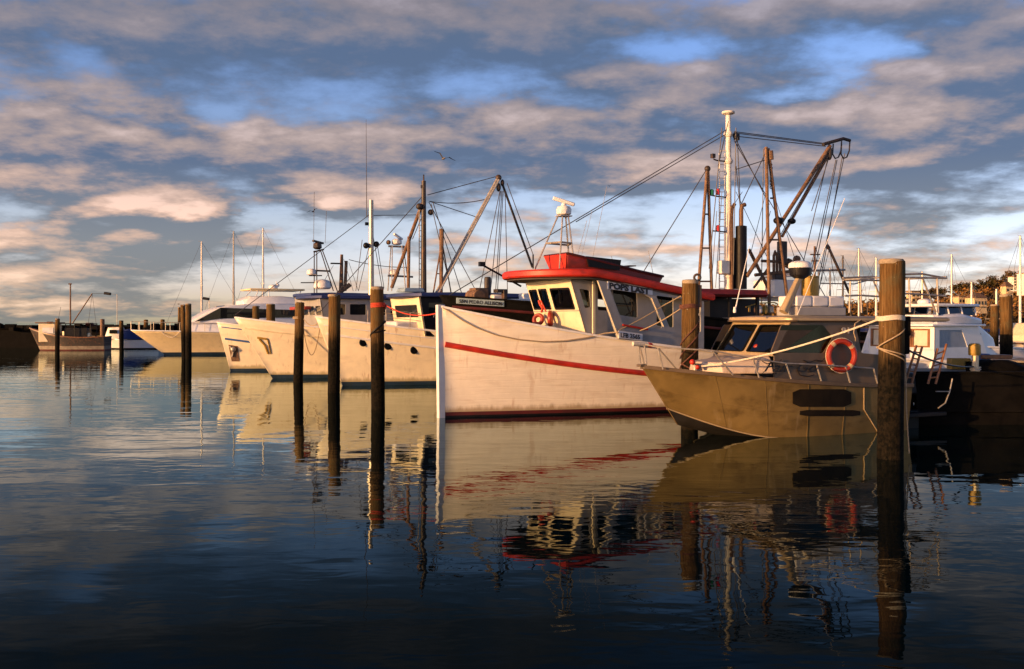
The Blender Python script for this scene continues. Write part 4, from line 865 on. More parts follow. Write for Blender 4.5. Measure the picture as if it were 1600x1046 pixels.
mb = MB(); q = sL(1232, 412, -.3); mb.lathe([(.16, -.14), (.22, 0), (.16, .14)], q, 12, axis='Y'); q = sL(1245, 405, -.3); mb.lathe([(.12, -.1), (.15, 0), (.12, .1)], q, 12, axis='Y'); mb.each('net_reel', 'rusty', S.e)
segs = [[sL(x, y, .1) for x, y in a] for a in ([(1150, 300), (1200, 405)], [(1204, 330), (1180, 420)], [(1208, 300), (1247, 420)], [(1140, 330), (1160, 300)], [(1197, 300), (1172, 400)], [(1296, 388), (1283, 440)], [(1296, 388), (1305, 445)], [(1274, 386), (1262, 440)], [(1274, 386), (1292, 440)], [(1120, 330), (1112, 440)], [(1128, 300), (1118, 450)])]
wires(S.e, 'stern_rigging', 'wire', segs, .012)
# ================================================================== WHITE TRAWLER with portholes
C3 = Boat(-7.4, 36.2, 28, 'trawler', 'white trawler with three dark portholes, navy roof, black mast and long raised boom', 'trawler', 'boats moored bow out')
h3 = Hull(14.5, 4.6, 2.62, 1.6, 1.5, 1.05, te=.66, qd=.75, qw=1.05)
h3.zsh = lambda t: 1.5+(2.62-1.5)*(1-t)**2.0
h3.build(C3.e, ['boot_blue', 'boot_blue', 'white_far'], [-.02, .04, .15], deck_z=1.25, cap='white', cap_r=.05)
h3.rail(C3.e, 'rub_rail', 'white', lambda t: h3.zsh(t)-.62-.1*t, r=.045, t0=.01)
h3.rail(C3.e, 'upper_rail', 'white', lambda t: h3.zsh(t)-.28, r=.025, t0=.01)
for x, y in ((567.5, 535.5), (606.5, 541), (647, 547.5)):
    q = h3.onside(x, y, C3); mb = MB(); mb.lathe([(.13, -.03), (.155, -.01), (.155, .02), (.12, .025)], q, 16, axis='Y'); p_ = mb.build('porthole', 'black', C3.e)
    mb = MB(); mb.lathe([(.115, .018), (.115, .030)], q, 16, axis='Y'); mb.build('pane', 'dark_glass', p_)
def c3(x, y, yl=0): return C3.L(x, y, yl)
def wheelhouse(bt, pxf, pyt, pyb, hw, length, roof_m, front_m, side_m='grey_and_shade', z_low=None, brow=.35, nwin=3, roof_th=.16):
    """plain trawler wheelhouse: raked front with openings, dark windows all round, overhanging roof"""
    f = bt.L(pxf, pyt, hw); x0 = f.x; zt = f.z; zm = bt.L(pxf, pyb, hw).z; zl = z_low if z_low is not None else zm-.9
    mb = MB(); ff = facet((x0-.25, -hw, zl), (x0-.25, hw, zl), (x0, -hw, zt), (x0, hw, zt)); vh, vb = 1-.22*.9, (zm-zl)/(zt-zl)
    hs = [rpoly([((i+.12)/nwin, vb), ((i+.88)/nwin, vb), ((i+.88)/nwin, vh), ((i+.12)/nwin, vh)], .02) for i in range(nwin)]
    mb.panel([(0, 0), (1, 0), (1, 1), (0, 1)], hs, ff, (-.05, 0, 0)); mb.build('wheelhouse_front', front_m, bt.e)
    for hl in hs: m2 = MB(); m2.prism([ff(u, v)+Vector((-.02, 0, 0)) for u, v in hl], (-.01, 0, 0)); m2.build('window', 'dark_glass', bt.e, smooth=False)
    x1 = x0-length; ns = max(2, int(length/1.0)); mb = MB()
    for sd_ in (1, -1):
        hs = [rpoly([(x0-.3-(i+.1)*(length-.4)/ns, zm), (x0-.3-(i+.1)*(length-.4)/ns, zt-.22), (x0-.3-(i+.88)*(length-.4)/ns, zt-.22), (x0-.3-(i+.88)*(length-.4)/ns, zm)], .06) for i in range(ns)]
        mb.panel([(x0-.25, zl), (x0, zt), (x1, zt), (x1, zl)], hs, side_fn(sd_*hw), (0, -sd_*.05, 0))
        for hl in hs: m2 = MB(); m2.prism([(u, sd_*(hw-.03), v) for u, v in hl], (0, -sd_*.01, 0)); m2.build('window', 'dark_glass', bt.e, smooth=False)
    mb.box((x1, 0, (zl+zt)/2), (.05, 2*hw-.01, zt-zl)); mb.build('wheelhouse_side', side_m, bt.e)
    mb = MB(); ol = [(x1-.3, -hw-.22), (x0, -hw-.22), (x0+brow*.8, -hw*.6), (x0+brow, 0), (x0+brow*.8, hw*.6), (x0, hw+.22), (x1-.3, hw+.22)]
    xm = (x0+x1)/2; mb.rings([[Vector((xm+(x-xm)*k, y*k, zt+dz)) for x, y in ol] for k, dz in ((.97, -.01), (1, .03), (1, roof_th-.03), (.97, roof_th), (.3, roof_th+.07))]); mb.build('roof', roof_m, bt.e)
    return x0, zt+roof_th
x0, zr3 = wheelhouse(C3, 655, 464, 496, 1.55, 5.2, 'navy', 'cream', 'black', z_low=1.9, brow=.5, nwin=1)
q = c3(634, 455, 0); mb = MB(); mb.box((q.x-.2, 0, zr3+.14), (.9, .9, .16), taper=(.85, .85)); mb.build('roof_hatch', 'sign_blue', C3.e, bevel=.03)
mb = MB(); q = [c3(x, y, .95) for x, y in ((618, 502), (672, 504), (692, 508), (692, 532), (618, 524))]; mb.prism(q, (0, -1.9, 0)); mb.build('trunk_cabin', 'white', C3.e, bevel=.10, seg=3)
mb = MB()
for i, t in enumerate([.16, .22, .28, .34, .40, .46, .52, .58]):
    for sd_ in (1, -1):
        p = h3.pt(t, h3.zsh(t), sd_, -.08); mb.tube([p, p+Vector((0, 0, .62))], .018, 6)
for k in (.62, .34):
    for sd_ in (1, -1): mb.tube([h3.pt(t, h3.zsh(t), sd_, -.08)+Vector((0, 0, k)) for t in [.16, .22, .28, .34, .40, .46, .52, .58]], .012, 5)
mb.build('deck_rail', 'steel', C3.e)
q0, q1 = c3(662, 462), c3(662, 283); mb = MB(); mb.tube([(q0.x, 0, 1.2), (q0.x, 0, q1.z)], .13, 10, r2=.09); mb.tube([(q0.x, 0, q1.z-.1), (q0.x, 0, q1.z+.25)], .03, 6); mb.build('mast', 'dark_steel', C3.e)
mb = MB(); a0, a1, b0, b1 = c3(655, 460), c3(655, 322), c3(660, 460), c3(660, 322); mb.tube([a0, a1], .022, 5); mb.tube([b0, b1], .015, 5)
for i in range(16): mb.tube([a0.lerp(a1, (i+.5)/16), b0.lerp(b1, (i+.5)/16)], .014, 5)
mb.build('mast_ladder', 'steel', C3.e)
mb = MB(); sphere(mb, c3(655, 323), .13); sphere(mb, c3(673, 332), .12); mb.box(c3(660, 292), (.12, .1, .12)); mb.each('floodlight', 'dark_steel', C3.e)
mb = MB(); mb.tube([c3(x, y, .2) for x, y in ((680, 463), (778, 280))], .085, 8); mb.tube([c3(x, y, .45) for x, y in ((683, 463), (780, 281))], .04, 6); bm3 = mb.build('boom', 'steel', C3.e)
mb = MB(); sphere(mb, c3(779, 278, .2), .13); sphere(mb, c3(779, 293, .2), .14, .7, .7, 1.3); sphere(mb, c3(785, 286, .2), .12, .7, .7, 1.2); mb.each('block', 'dark_steel', bm3)
mb = MB(); mb.tube([c3(x, y, .2) for x, y in ((785, 288), (832, 418))], .05, 7); mb.build('stay_pole', 'dark_steel', bm3)
mb = MB(); mb.tube([c3(x, y, -.3) for x, y in ((660, 318), (612, 450))], .075, 8); mb.build('boom', 'rusty', C3.e)
mb = MB(); mb.tube([c3(x, y, .3) for x, y in ((689, 465), (690, 358))], .075, 8, r2=.10); mb.tube([c3(x, y, .3) for x, y in ((676, 465), (689, 385))], .03, 6); mb.tube([c3(x, y, .3) for x, y in ((706, 465), (692, 385))], .025, 6); mb.tube([c3(x, y, .3) for x, y in ((682, 428), (692, 428))], .025, 6); mb.build('gallows_post', 'rusty', C3.e)
mb = MB(); mb.tube([c3(x, y, 0) for x, y in ((638, 450), (639, 370))], .07, 8); mb.build('exhaust_pipe', 'rusty', C3.e)
segs = [[c3(661, 306), c3(499, 489)], [c3(668, 305), c3(776, 276)], sag(c3(671, 315), c3(762, 311), .12), [c3(671, 315), c3(746, 340)], [c3(670, 316), c3(741, 450)], [c3(672, 318), c3(720, 470)],
        [c3(776, 300), c3(744, 455)], [c3(779, 300), c3(769, 460)], [c3(781, 300), c3(772, 460)], [c3(784, 300), c3(788, 470)], [c3(777, 300), c3(762, 450)], [c3(669, 320), c3(700, 455)], [c3(655, 340), c3(640, 375)], [c3(787, 288), c3(828, 400)]]
segs = [[Vector(p)+Vector((0, .3, 0)) for p in s_] if len(s_) == 2 and i > 4 else s_ for i, s_ in enumerate(segs)]
wires(C3.e, 'rigging', 'wire', segs, .017)

# ================================================================== WHITE BOAT with yellowed anchor (second from left of the trawlers)
C2 = Boat(-11.75, 40.7, 28, 'fishing_boat', 'white fishing boat with raked bow, yellow anchor, grey mast and blue edged roof', 'fishing boat', 'boats moored bow out')
h2 = Hull(13.5, 4.4, 2.62, 1.6, 1.5, 1.6, te=.62, qd=.75, qw=1.05); h2.zsh = lambda t: 1.55+(2.62-1.55)*(1-t)**1.9
h2.build(C2.e, ['boot_blue', 'boot_blue', 'white_far'], [-.02, .04, .17], deck_z=1.25, cap='white', cap_r=.05)
h2.rail(C2.e, 'rub_rail', 'cream', lambda t: h2.zsh(t)-.42, r=.035, t0=.01)
def c2(x, y, yl=0): return C2.L(x, y, yl)
mb = MB(); mb.tube([h2.onside(x, y, C2) for x, y in ((405, 530), (414, 540), (419, 553))], .05, 7); mb.tube([h2.onside(x, y, C2) for x, y in ((402, 528), (417, 530))], .05, 7); mb.tube([h2.onside(x, y, C2) for x, y in ((418, 530), (423, 553))], .03, 7); mb.build('anchor', 'yellow', C2.e)
x0, zr2 = wheelhouse(C2, 500, 467, 492, 1.5, 6.0, 'navy', 'grey_and_shade', 'grey_and_shade', z_low=1.9, brow=.5, nwin=3)
mb = MB(); mb.box((x0-7.6, 0, zr2-.14), (3.2, 3.3, .10)); mb.build('awning', 'blue', C2.e, bevel=.02)
mb = MB(); 
for x in (x0-6.4, x0-7.6, x0-9.0):
    for y in (-1.5, 1.5): mb.tube([(x, y, 1.3), (x, y, zr2-.2)], .03, 6)
mb.each('awning_post', 'steel', C2.e)
mb = MB(); mb.box((x0+.5, .2, zr2-.55), (.3, 2.4, .14)); mb.build('sun_visor', 'orange', C2.e, bevel=.03)
mb = MB(); q = h2.pt(.3, 2.0, 1, .02); mb.tube([h2.pt(t, h2.zsh(t)-.72, 1, .02) for t in (.42, .5, .6, .7)], .06, 6); mb.build('red_band', 'dark_red', C2.e)
q0, q1 = c2(580, 465), c2(578, 313); mb = MB(); mb.tube([(q0.x, 0, 1.2), (q0.x, 0, q1.z)], .15, 10, r2=.10); mb.build('mast', 'steel', C2.e)
mb = MB(); mb.tube([c2(573, 340), c2(572, 187)], .02, 6, r2=.008); mb.build('whip_antenna', 'wire', C2.e)
mb = MB(); mb.tube([c2(571, 382), c2(588, 382)], .04, 6); sphere(mb, c2(572, 384), .14); sphere(mb, c2(588, 382), .14); sphere(mb, c2(581, 318), .08); mb.box(c2(573, 350), (.14, .1, .14)); mb.each('floodlight', 'black', C2.e)
mb = MB(); f4 = [c2(606, 455, -.4), c2(612, 455, .4), c2(634, 457, .5), c2(640, 457, -.5)]; t4 = [c2(611, 384, -.2), c2(613, 384, .2), c2(628, 384, .2), c2(630, 384, -.2)]
for a, b in zip(f4, t4): mb.tube([a, b], .026, 6)
mb.tube([c2(607, 385), c2(634, 386)], .05, 6); mb.tube([c2(606, 431), c2(645, 433)], .05, 6); mb.build('radar_frame', 'steel', C2.e)
mb = MB(); mb.lathe([(.14, 0), (.24, .05), (.24, .2), (.12, .28)], c2(620, 383), 10); mb.box(c2(622, 370), (.6, .12, .10), rz=.5, ry=-.35); mb.build('radar', 'white', C2.e, bevel=.02)
mb = MB(); radome(mb, c2(616, 430), .24, .26); mb.build('radome', 'white', C2.e)
mb = MB(); sphere(mb, c2(607, 379), .11); mb.build('searchlight', 'rusty', C2.e)
wires(C2.e, 'rigging', 'wire', [[c2(577, 336), c2(368, 492)], [c2(578, 380), c2(560, 455)], [c2(584, 337), c2(656, 336)], [c2(579, 345), c2(598, 455)], sag(c2(545, 406), c2(640, 418), .1), [c2(566, 375), c2(556, 455)], [c2(590, 385), c2(600, 450)]], .016)
mb = MB(); mb.tube(sag(C2.w(h2.onside(474, 514, C2)), C2.w(h2.onside(500, 512, C2)), 1.15), .022, 6); tag(mb.build('rope', 'rope'), 'slack rope loop hanging down the topsides of the boat with the yellow anchor', 'rope')

# ================================================================== WHITE BOAT with blue stripe
C1 = Boat(-14.65, 47.7, 28, 'fishing_boat', 'small bowed white boat with blue stripe and rusty anchor pocket, mostly hidden', 'fishing boat', 'boats moored bow out')
h1 = Hull(12.5, 4.2, 2.42, 1.5, 1.4, .65, te=.6, qd=.75, qw=1.0); h1.zsh = lambda t: 1.45+(2.42-1.45)*(1-t)**1.9
h1.build(C1.e, ['boot_blue', 'boot_blue', 'white_far'], [-.02, .04, .12], deck_z=1.2, cap='white', cap_r=.04)
h1.rail(C1.e, 'stripe', 'blue', lambda t: h1.zsh(t)-.78-.1*t, r=.05, t0=.012)
h1.rail(C1.e, 'upper_rail', 'blue', lambda t: h1.zsh(t)-.2, r=.025, t0=.01)
def c1(x, y, yl=0): return C1.L(x, y, yl)
mb = MB(); q = [h1.onside(x, y, C1) for x, y in ((357, 539), (371, 541), (374, 565), (362, 565))]; mb.prism([p+Vector((0, .01, 0)) for p in q], (0, -.05, 0)); mb.build('anchor_pocket', 'rusty', C1.e, smooth=False)
mb = MB(); mb.tube([h1.onside(x, y, C1)+Vector((0, .06, 0)) for x, y in ((359, 541), (364, 549), (362, 558))], .05, 6); sphere(mb, h1.onside(364, 546, C1)+Vector((0, .06, 0)), .14); mb.build('anchor', 'steel', C1.e)
wheelhouse(C1, 484, 463, 485, 1.45, 4.0, 'navy', 'grey_and_shade', 'interior', z_low=1.8, brow=.3)
mb = MB(); f4 = [c1(491, 462, -.3), c1(495, 462, .3), c1(521, 455, .3), c1(527, 455, -.3)]; t4 = [c1(491, 392, -.1), c1(495, 392, .1), c1(501, 392, .1), c1(504, 392, -.1)]
for a, b in zip(f4, t4): mb.tube([a, b], .028, 6)
mb.tube([c1(490, 394), c1(506, 390)], .05, 6); mb.tube([c1(491, 423), c1(515, 424)], .05, 6); mb.tube([c1(483, 431), c1(503, 431)], .035, 6); mb.tube([c1(470, 442), c1(512, 442)], .03, 6); mb.build('radar_frame', 'dark_steel', C1.e)
mb = MB(); mb.lathe([(.12, 0), (.24, .08), (.22, .3), (.1, .36)], c1(496, 390), 10); mb.box(c1(497, 378.5), (.75, .13, .10), rz=.5, ry=-.12); mb.build('radar', 'dark_steel', C1.e, bevel=.02)
mb = MB(); radome(mb, c1(487, 430), .25, .32); radome(mb, c1(504, 452), .45, .5); mb.each('radome', 'white', C1.e)
mb = MB(); mb.tube([c1(533, 455, -.3), c1(534, 398, -.3)], .13, 8, r2=.08); mb.tube([c1(539, 455, -.3), c1(541, 408, -.3)], .09, 8); mb.tube([c1(528, 459), c1(547, 445)], .12, 8); mb.each('exhaust_stack', 'rusty', C1.e)
mb = MB(); mb.box(c1(524, 412, -.2), (.5, .2, .07)); mb.build('floodlight', 'black', C1.e, bevel=.02)
wires(C1.e, 'rigging', 'wire', [[c1(490, 380), c1(491, 300)], [c1(508, 380), c1(510, 330)], [c1(521, 415), c1(506, 440)], [c1(545, 410), c1(560, 455)], [c1(537, 405), c1(552, 455)]], .012)

# ================================================================== CREAM MOTOR YACHT
Y1 = Boat(-28.1, 70.8, 28, 'motor_yacht', 'large cream motor yacht with flared bow, black raked windscreen and flybridge canopy', 'motor yacht')
hy = Hull(18, 5.2, 1.85, 1.5, 1.4, 2.4, te=.6, qd=.72, qw=1.15, wl=.8); hy.zsh = lambda t: 1.55+.30*(1-t)**1.5
hy.build(Y1.e, ['boot_blue', 'boot_blue', 'cream_hull'], [-.02, .06, .2], deck_z=1.45, cap='gelcoat', cap_r=.05)
def yl(x, y, q=0): return Y1.L(x, y, q)
mb = MB(); secs = []
for px_, hw, py_ in ((296, 1.2, 503), (330, 1.7, 485), (352, 1.9, 478), (400, 2.0, 474), (470, 2.0, 474)):
    q = yl(px_, py_, hw); secs.append((q.x, hw+.15, 1.5, hw, q.z))
loft_cabin(mb, secs); mb.build('superstructure', 'gelcoat', Y1.e, bevel=.05)
mb = MB(); 
for sd_ in (1, -1):
    qq = [yl(x, y, 2.05) for x, y in ((306, 503), (345, 481), (470, 485), (470, 496), (345, 498))]; mb.prism([Vector((p.x, sd_*(1.4+.72*min(1, max(0, (secs[0][0]-p.x)/3.2))), p.z)) for p in qq], (0, sd_*.10, 0))
mb.each('side_window', 'dark_glass', Y1.e, smooth=False)
mb = MB(); a = Vector((secs[0][0]-.1, 0, secs[0][4]+.03)); b = Vector((secs[2][0], 0, secs[2][4]+.03)); mb.add([(a.x, -1.15, a.z), (a.x, 1.15, a.z), (b.x, 1.75, b.z), (b.x, -1.75, b.z), (a.x, -1.15, a.z-.1), (a.x, 1.15, a.z-.1), (b.x, 1.75, b.z-.1), (b.x, -1.75, b.z-.1)], [(0, 1, 2, 3), (4, 5, 6, 7), (0, 1, 5, 4), (1, 2, 6, 5), (2, 3, 7, 6), (3, 0, 4, 7)]); mb.build('windscreen', 'dark_glass', Y1.e, smooth=False)
mb = MB(); secs2 = []
for px_, hw, py_ in ((380, 1.3, 470), (392, 1.6, 463), (440, 1.7, 463), (470, 1.7, 466)):
    q = yl(px_, py_, hw); secs2.append((q.x, hw+.1, secs[3][4]-.1, hw, q.z))
loft_cabin(mb, secs2); mb.build('flybridge', 'gelcoat', Y1.e, bevel=.04)
q = yl(390, 452, 1.6); q2 = yl(476, 456, 1.6); mb = MB(); mb.box(((q.x+q2.x)/2, 0, q.z), (abs(q.x-q2.x), 3.4, .14)); mb.build('canopy', 'cream_hull', Y1.e, bevel=.05)
mb = MB()
for (x, y, a_, b_) in ((384, 463, 394, 453), (420, 464, 420, 453), (466, 466, 470, 455), (400, 463, 404, 453)):
    for s_ in (1.55, -1.55): mb.tube([yl(x, y, s_), yl(a_, b_, s_)], .04, 6)
mb.each('canopy_post', 'gelcoat', Y1.e)
mb = MB(); radome(mb, yl(427, 452), .35, .35); sphere(mb, yl(434, 446), .14); mb.tube([yl(432, 452), yl(432, 440)], .03, 6); mb.build('radome', 'white', Y1.e)
mb = MB(); ts = [.0, .03, .08, .14, .2, .27, .34, .42, .5]
for sd_ in (1, -1):
    P = [hy.pt(t, hy.zsh(t), sd_, -.1) for t in ts]
    for p in P: mb.tube([p, p+Vector((0, 0, .65))], .02, 5)
    mb.tube([p+Vector((0, 0, .65)) for p in P], .025, 6)
mb.build('bow_rail', 'steel', Y1.e)
mb = MB(); mb.tube(sag(Y1.w(hy.onside(253, 519, Y1)), Y1.w(hy.onside(281, 519, Y1)), .4), .03, 6); tag(mb.build('rope', 'pale_rope'), 'pale mooring rope sagging against the cream yacht bow', 'rope')

# ================================================================== far left boats
G = Boat(W(46, 547, 84).x, 84, 6, 'fishing_boat', 'small old fishing boat with tall thin mast and slanting derrick at the far left', 'fishing boat')
hg = Hull(6.6, 2.6, 2.0, .9, 1.2, .9, te=.5, qd=.8, qw=1.0); hg.zsh = lambda t: 1.0+.95*(1-t)**2.6+.2*t*t
hg.build(G.e, ['dark_red', 'deck', 'dark_steel'], [-.02, .1, .40], deck_z=.7, cap='wood', cap_r=.05)
def gl(x, y, q=0): return G.L(x, y, q)
mb = MB(); q = gl(60, 508, .8); q2 = gl(86, 508, .8); mb.box(((q.x+q2.x)/2, 0, 1.55), (abs(q.x-q2.x), 1.6, 1.6)); mb.build('wheelhouse', 'cream', G.e, bevel=.05)
mb = MB(); mb.box(((q.x+q2.x)/2-.1, .82, 1.75), (.9, .03, .5)); mb.build('window', 'white', G.e)
mb = MB(); mb.box(((q.x+q2.x)/2, 0, 2.42), (abs(q.x-q2.x)+.5, 1.9, .1)); mb.build('roof', 'rusty', G.e, bevel=.03)
mb = MB(); q = gl(92, 507, .8); q2 = gl(142, 507, .8); mb.box(((q.x+q2.x)/2, 0, 2.35), (abs(q.x-q2.x), 1.8, .07))
for x in (q.x, (q.x+q2.x)/2, q2.x):
    for y in (-.85, .85): mb.tube([(x, y, .8), (x, y, 2.35)], .04, 5)
mb.box(((q.x+q2.x)/2, 0, 1.3), (1.9, 1.3, 1.3)); mb.build('awning', 'black', G.e)
mb = MB(); mb.tube([gl(110, 520), gl(110, 445)], .075, 8, r2=.06); mb.tube([gl(107, 444), gl(112, 444)], .06, 5); mb.build('mast', 'rusty', G.e)
mb = MB(); mb.tube([gl(113, 506), gl(144, 459)], .05, 7); mb.build('derrick', 'rusty', G.e)
wires(G.e, 'rigging', 'wire', [[gl(144, 459), gl(138, 505)], [gl(144, 459), gl(150, 505)], [gl(144, 459), gl(166, 459)], [gl(95, 480), gl(90, 505)]], .015)
mb = MB(); mb.lathe([(.3, 0), (.38, .1), (.3, .25)], gl(140, 509), 12); mb.box(gl(78, 505), (.4, .4, .25)); mb.build('net_drum', 'dark_red', G.e)
rn = random.Random(9)
for k in range(9):
    mb = MB(); q = gl(94+k*7.5, 527+rn.uniform(-9, 3), .4); mb.box(q, (rn.uniform(.2, .5), .4, rn.uniform(.2, .55)), rz=rn.uniform(-.5, .5)) if k % 3 else mb.lathe([(.16, -.2), (.2, 0), (.14, .2)], q, 10); mb.build(['drum', 'deck_crate', 'net_bundle'][k % 3], ['rusty', 'cream', 'dark_steel', 'yellow', 'white'][k % 5], G.e)
G2 = Boat(W(150, 545, 88).x+.3, 89, 4, 'cabin_boat', 'little white cabin boat with bright blue canvas cover beside the cream yacht', 'cabin boat')
hg2 = Hull(5.2, 2.2, 1.15, .8, .9, .6, te=.5); hg2.build(G2.e, ['black', 'gelcoat'], [-.02, .1], deck_z=.6, cap='gelcoat', cap_r=.03)
def g2(x, y, q=0): return G2.L(x, y, q)
mb = MB(); secs = [(g2(163, 0, .7).x, .6, .9, .55, 1.2), (g2(168, 0, .8).x, .8, .9, .7, 2.0), (g2(186, 0, .8).x, .8, .9, .7, 2.05)]; loft_cabin(mb, secs); mb.build('cabin', 'white', G2.e, bevel=.03)
mb = MB(); mb.box(((secs[1][0]+secs[2][0])/2, .8, 1.6), (.7, .04, .35)); mb.build('window', 'dark_glass', G2.e)
mb = MB(); mb.box((secs[2][0]+.5, 0, 2.12), (1.9, 1.7, .08)); mb.build('roof', 'black', G2.e)
mb = MB(); secs = [(g2(188, 0, .8).x, 1.0, .9, .6, 1.75), (g2(200, 0, .8).x, 1.0, .9, .75, 1.85), (g2(212, 0, .8).x, 1.0, .9, .5, 1.45), (g2(222, 0, .8).x, .9, .9, .3, 1.1)]; loft_cabin(mb, secs); mb.build('canvas_cover', 'navy', G2.e, bevel=.05)

# ================================================================== right hand cruisers
K = Boat(W(1400, 0, 31).x-1.6, 30.2, 30, 'cabin_cruiser', 'white cabin cruiser with curtained front windows and blue grey side windows beyond the dark jetty', 'cabin cruiser')
hk = Hull(9.5, 3.3, 1.25, 1.1, 1.1, .9, te=.5, qd=.8); hk.zsh = lambda t: 1.0+.35*(1-t)**2
hk.build(K.e, ['boot_blue', 'gelcoat'], [-.02, .1], deck_z=.95, cap='gelcoat', cap_r=.04)
hwk = 1.25; kf = K.L(1460, 510, hwk); zt_, xk = kf.z, kf.x; xk2 = K.L(1512, 510, hwk).x
ff = facet((xk+.02, -hwk, .95), (xk+.02, hwk, .95), (xk, -hwk, zt_), (xk, hwk, zt_))
fw = [[(.40, .52), (.66, .52), (.66, .92), (.40, .92)], [(.68, .52), (.92, .52), (.92, .92), (.68, .92)], [(.05, .52), (.36, .52), (.36, .92), (.05, .92)]]
mb = MB(); mb.panel([(0, 0), (1, 0), (1, 1), (0, 1)], fw, ff, (-.05, 0, 0)); swk = [[(xk-.25, 1.62), (xk-.25, zt_-.12), (K.L(1503, 0, hwk).x, zt_-.12), (K.L(1512, 0, hwk).x, 1.62)]]
for sd_ in (1, -1): mb.panel([(xk, .95), (xk, zt_), (xk-2.2, zt_), (xk-2.7, 1.35), (xk-4.5, 1.2), (xk-4.5, .95)], swk, side_fn(sd_*hwk), (0, -sd_*.05, 0))
mb.build('cabin', 'gelcoat', K.e)
for hl in fw:
    m2 = MB(); m2.panel(scaled(hl, -.02), [scaled(hl, .015)], lambda u, v: ff(u, v)+Vector((.015, 0, 0)), (-.03, 0, 0)); wn = m2.build('window', 'wood', K.e, smooth=False)
    m2 = MB(); m2.prism([ff(u, v)+Vector((-.03, 0, 0)) for u, v in hl], (-.01, 0, 0)); m2.build('curtain', 'curtain', wn, smooth=False)
for hl in swk: m2 = MB(); m2.prism([(u, hwk-.02, v) for u, v in hl], (0, -.01, 0)); m2.build('side_window', 'blue_curtain', K.e, smooth=False)
mb = MB(); mb.box((xk-1.1, 0, zt_+.03), (2.7, 2*hwk+.25, .07)); mb.build('roof', 'gelcoat', K.e, bevel=.02)
mb = MB(); mb.prism([(xk+.03, y, z) for y, z in ((-hwk, .95), (-hwk, 2.2), (-hwk-.5, .95))], (-1.6, 0, 0)); mb.build('wing', 'gelcoat', K.e, bevel=.03)
mb = MB(); mb.tube([K.L(1524, 575, 1.5), K.L(1600, 575, 1.5)], .02, 5); mb.build('side_rail', 'steel', K.e)
K2 = Boat(W(1452, 0, 38).x-1.0, 37.6, 30, 'cabin_cruiser', 'white flybridge cruiser with black teardrop window behind the curtained cruiser', 'cabin cruiser')
hk2 = Hull(12, 3.6, 1.6, 1.2, 1.1, 1.2, te=.5); hk2.zsh = lambda t: 1.25+.35*(1-t)**2
hk2.build(K2.e, ['boot_blue', 'gelcoat'], [-.02, .1], deck_z=1.0, cap='gelcoat', cap_r=.04)
def k2(x, y, q=1.4): return K2.L(x, y, q)
mb = MB(); secs = [(k2(1455, 0).x, 1.0, 1.1, .9, k2(1455, 512).z), (k2(1470, 0).x, 1.4, 1.1, 1.3, k2(1470, 503).z), (k2(1535, 0).x, 1.45, 1.1, 1.3, k2(1535, 508).z), (k2(1560, 0).x, 1.4, 1.1, 1.2, k2(1560, 527).z)]; loft_cabin(mb, secs); mb.build('cabin', 'gelcoat', K2.e, bevel=.06, seg=3)
mb = MB(); mb.prism([k2(x, y, 1.5) for x, y in rpoly([(1508, 522), (1514, 514), (1524, 514), (1533, 524)], 4)], (0, .05, 0)); mb.build('side_window', 'dark_glass', K2.e, smooth=False)
mb = MB(); secs = [(k2(1462, 0, 1.2).x, 1.0, secs[1][4]-.1, 1.1, k2(1462, 492, 1.2).z), (k2(1500, 0, 1.2).x, 1.25, secs[1][4]-.1, 1.3, k2(1500, 490, 1.2).z), (k2(1535, 0, 1.2).x, 1.2, secs[1][4]-.1, 1.2, k2(1535, 498, 1.2).z)]; loft_cabin(mb, secs); mb.build('flybridge', 'gelcoat', K2.e, bevel=.05)
zt5 = k2(1480, 479, 1.2).z; zb5 = k2(1480, 493, 1.2).z; xs5 = [k2(x, 0, 1.2).x for x in (1468, 1486, 1507, 1528)]
mb = MB()
for i in range(3):
    for sd_ in (1, -1): mb.prism([(xs5[i]-.03, sd_*1.1, zb5), (xs5[i]-.03, sd_*1.02, zt5), (xs5[i+1]+.05, sd_*1.02, zt5), (xs5[i+1]+.05, sd_*1.1, zb5)], (0, sd_*.02, 0))
mb.each('clear_curtain', 'glass', K2.e, smooth=False)
mb = MB()
for x in xs5:
    for sd_ in (1, -1): mb.tube([(x, sd_*1.12, zb5), (x, sd_*1.04, zt5)], .035, 6)
mb.each('hardtop_post', 'gelcoat', K2.e)
mb = MB(); mb.box(((xs5[0]+xs5[-1])/2, 0, zt5+.05), (abs(xs5[0]-xs5[-1])+.3, 2.4, .12)); radome(mb, (xs5[1], 0, zt5+.1), .25, .22); mb.build('hardtop', 'gelcoat', K2.e, bevel=.05)
mb = MB(); ts = [.05, .12, .2, .3, .4]
K3 = Boat(W(1598, 0, 44).x-1.0, 44, 30, 'motor_boat', 'weathered pale boat with dark gear at the right edge behind the round piles', 'motor boat')
hk3 = Hull(9, 3.2, 1.5, 1.1, 1.1, .8, te=.5); hk3.zsh = lambda t: 1.1+.4*(1-t)**2; hk3.build(K3.e, ['black', 'white_far'], [-.02, .15], deck_z=.9, cap='wood', cap_r=.04)
mb = MB(); loft_cabin(mb, [(-1.6, .9, 1.0, .8, 1.8), (-2.2, 1.1, 1.0, 1.0, 2.4), (-4.5, 1.1, 1.0, 1.0, 2.4)]); mb.build('cabin', 'cream', K3.e, bevel=.04)
mb = MB(); mb.box((-3.3, 1.12, 1.95), (1.6, .05, .4)); mb.build('window', 'dark_glass', K3.e)

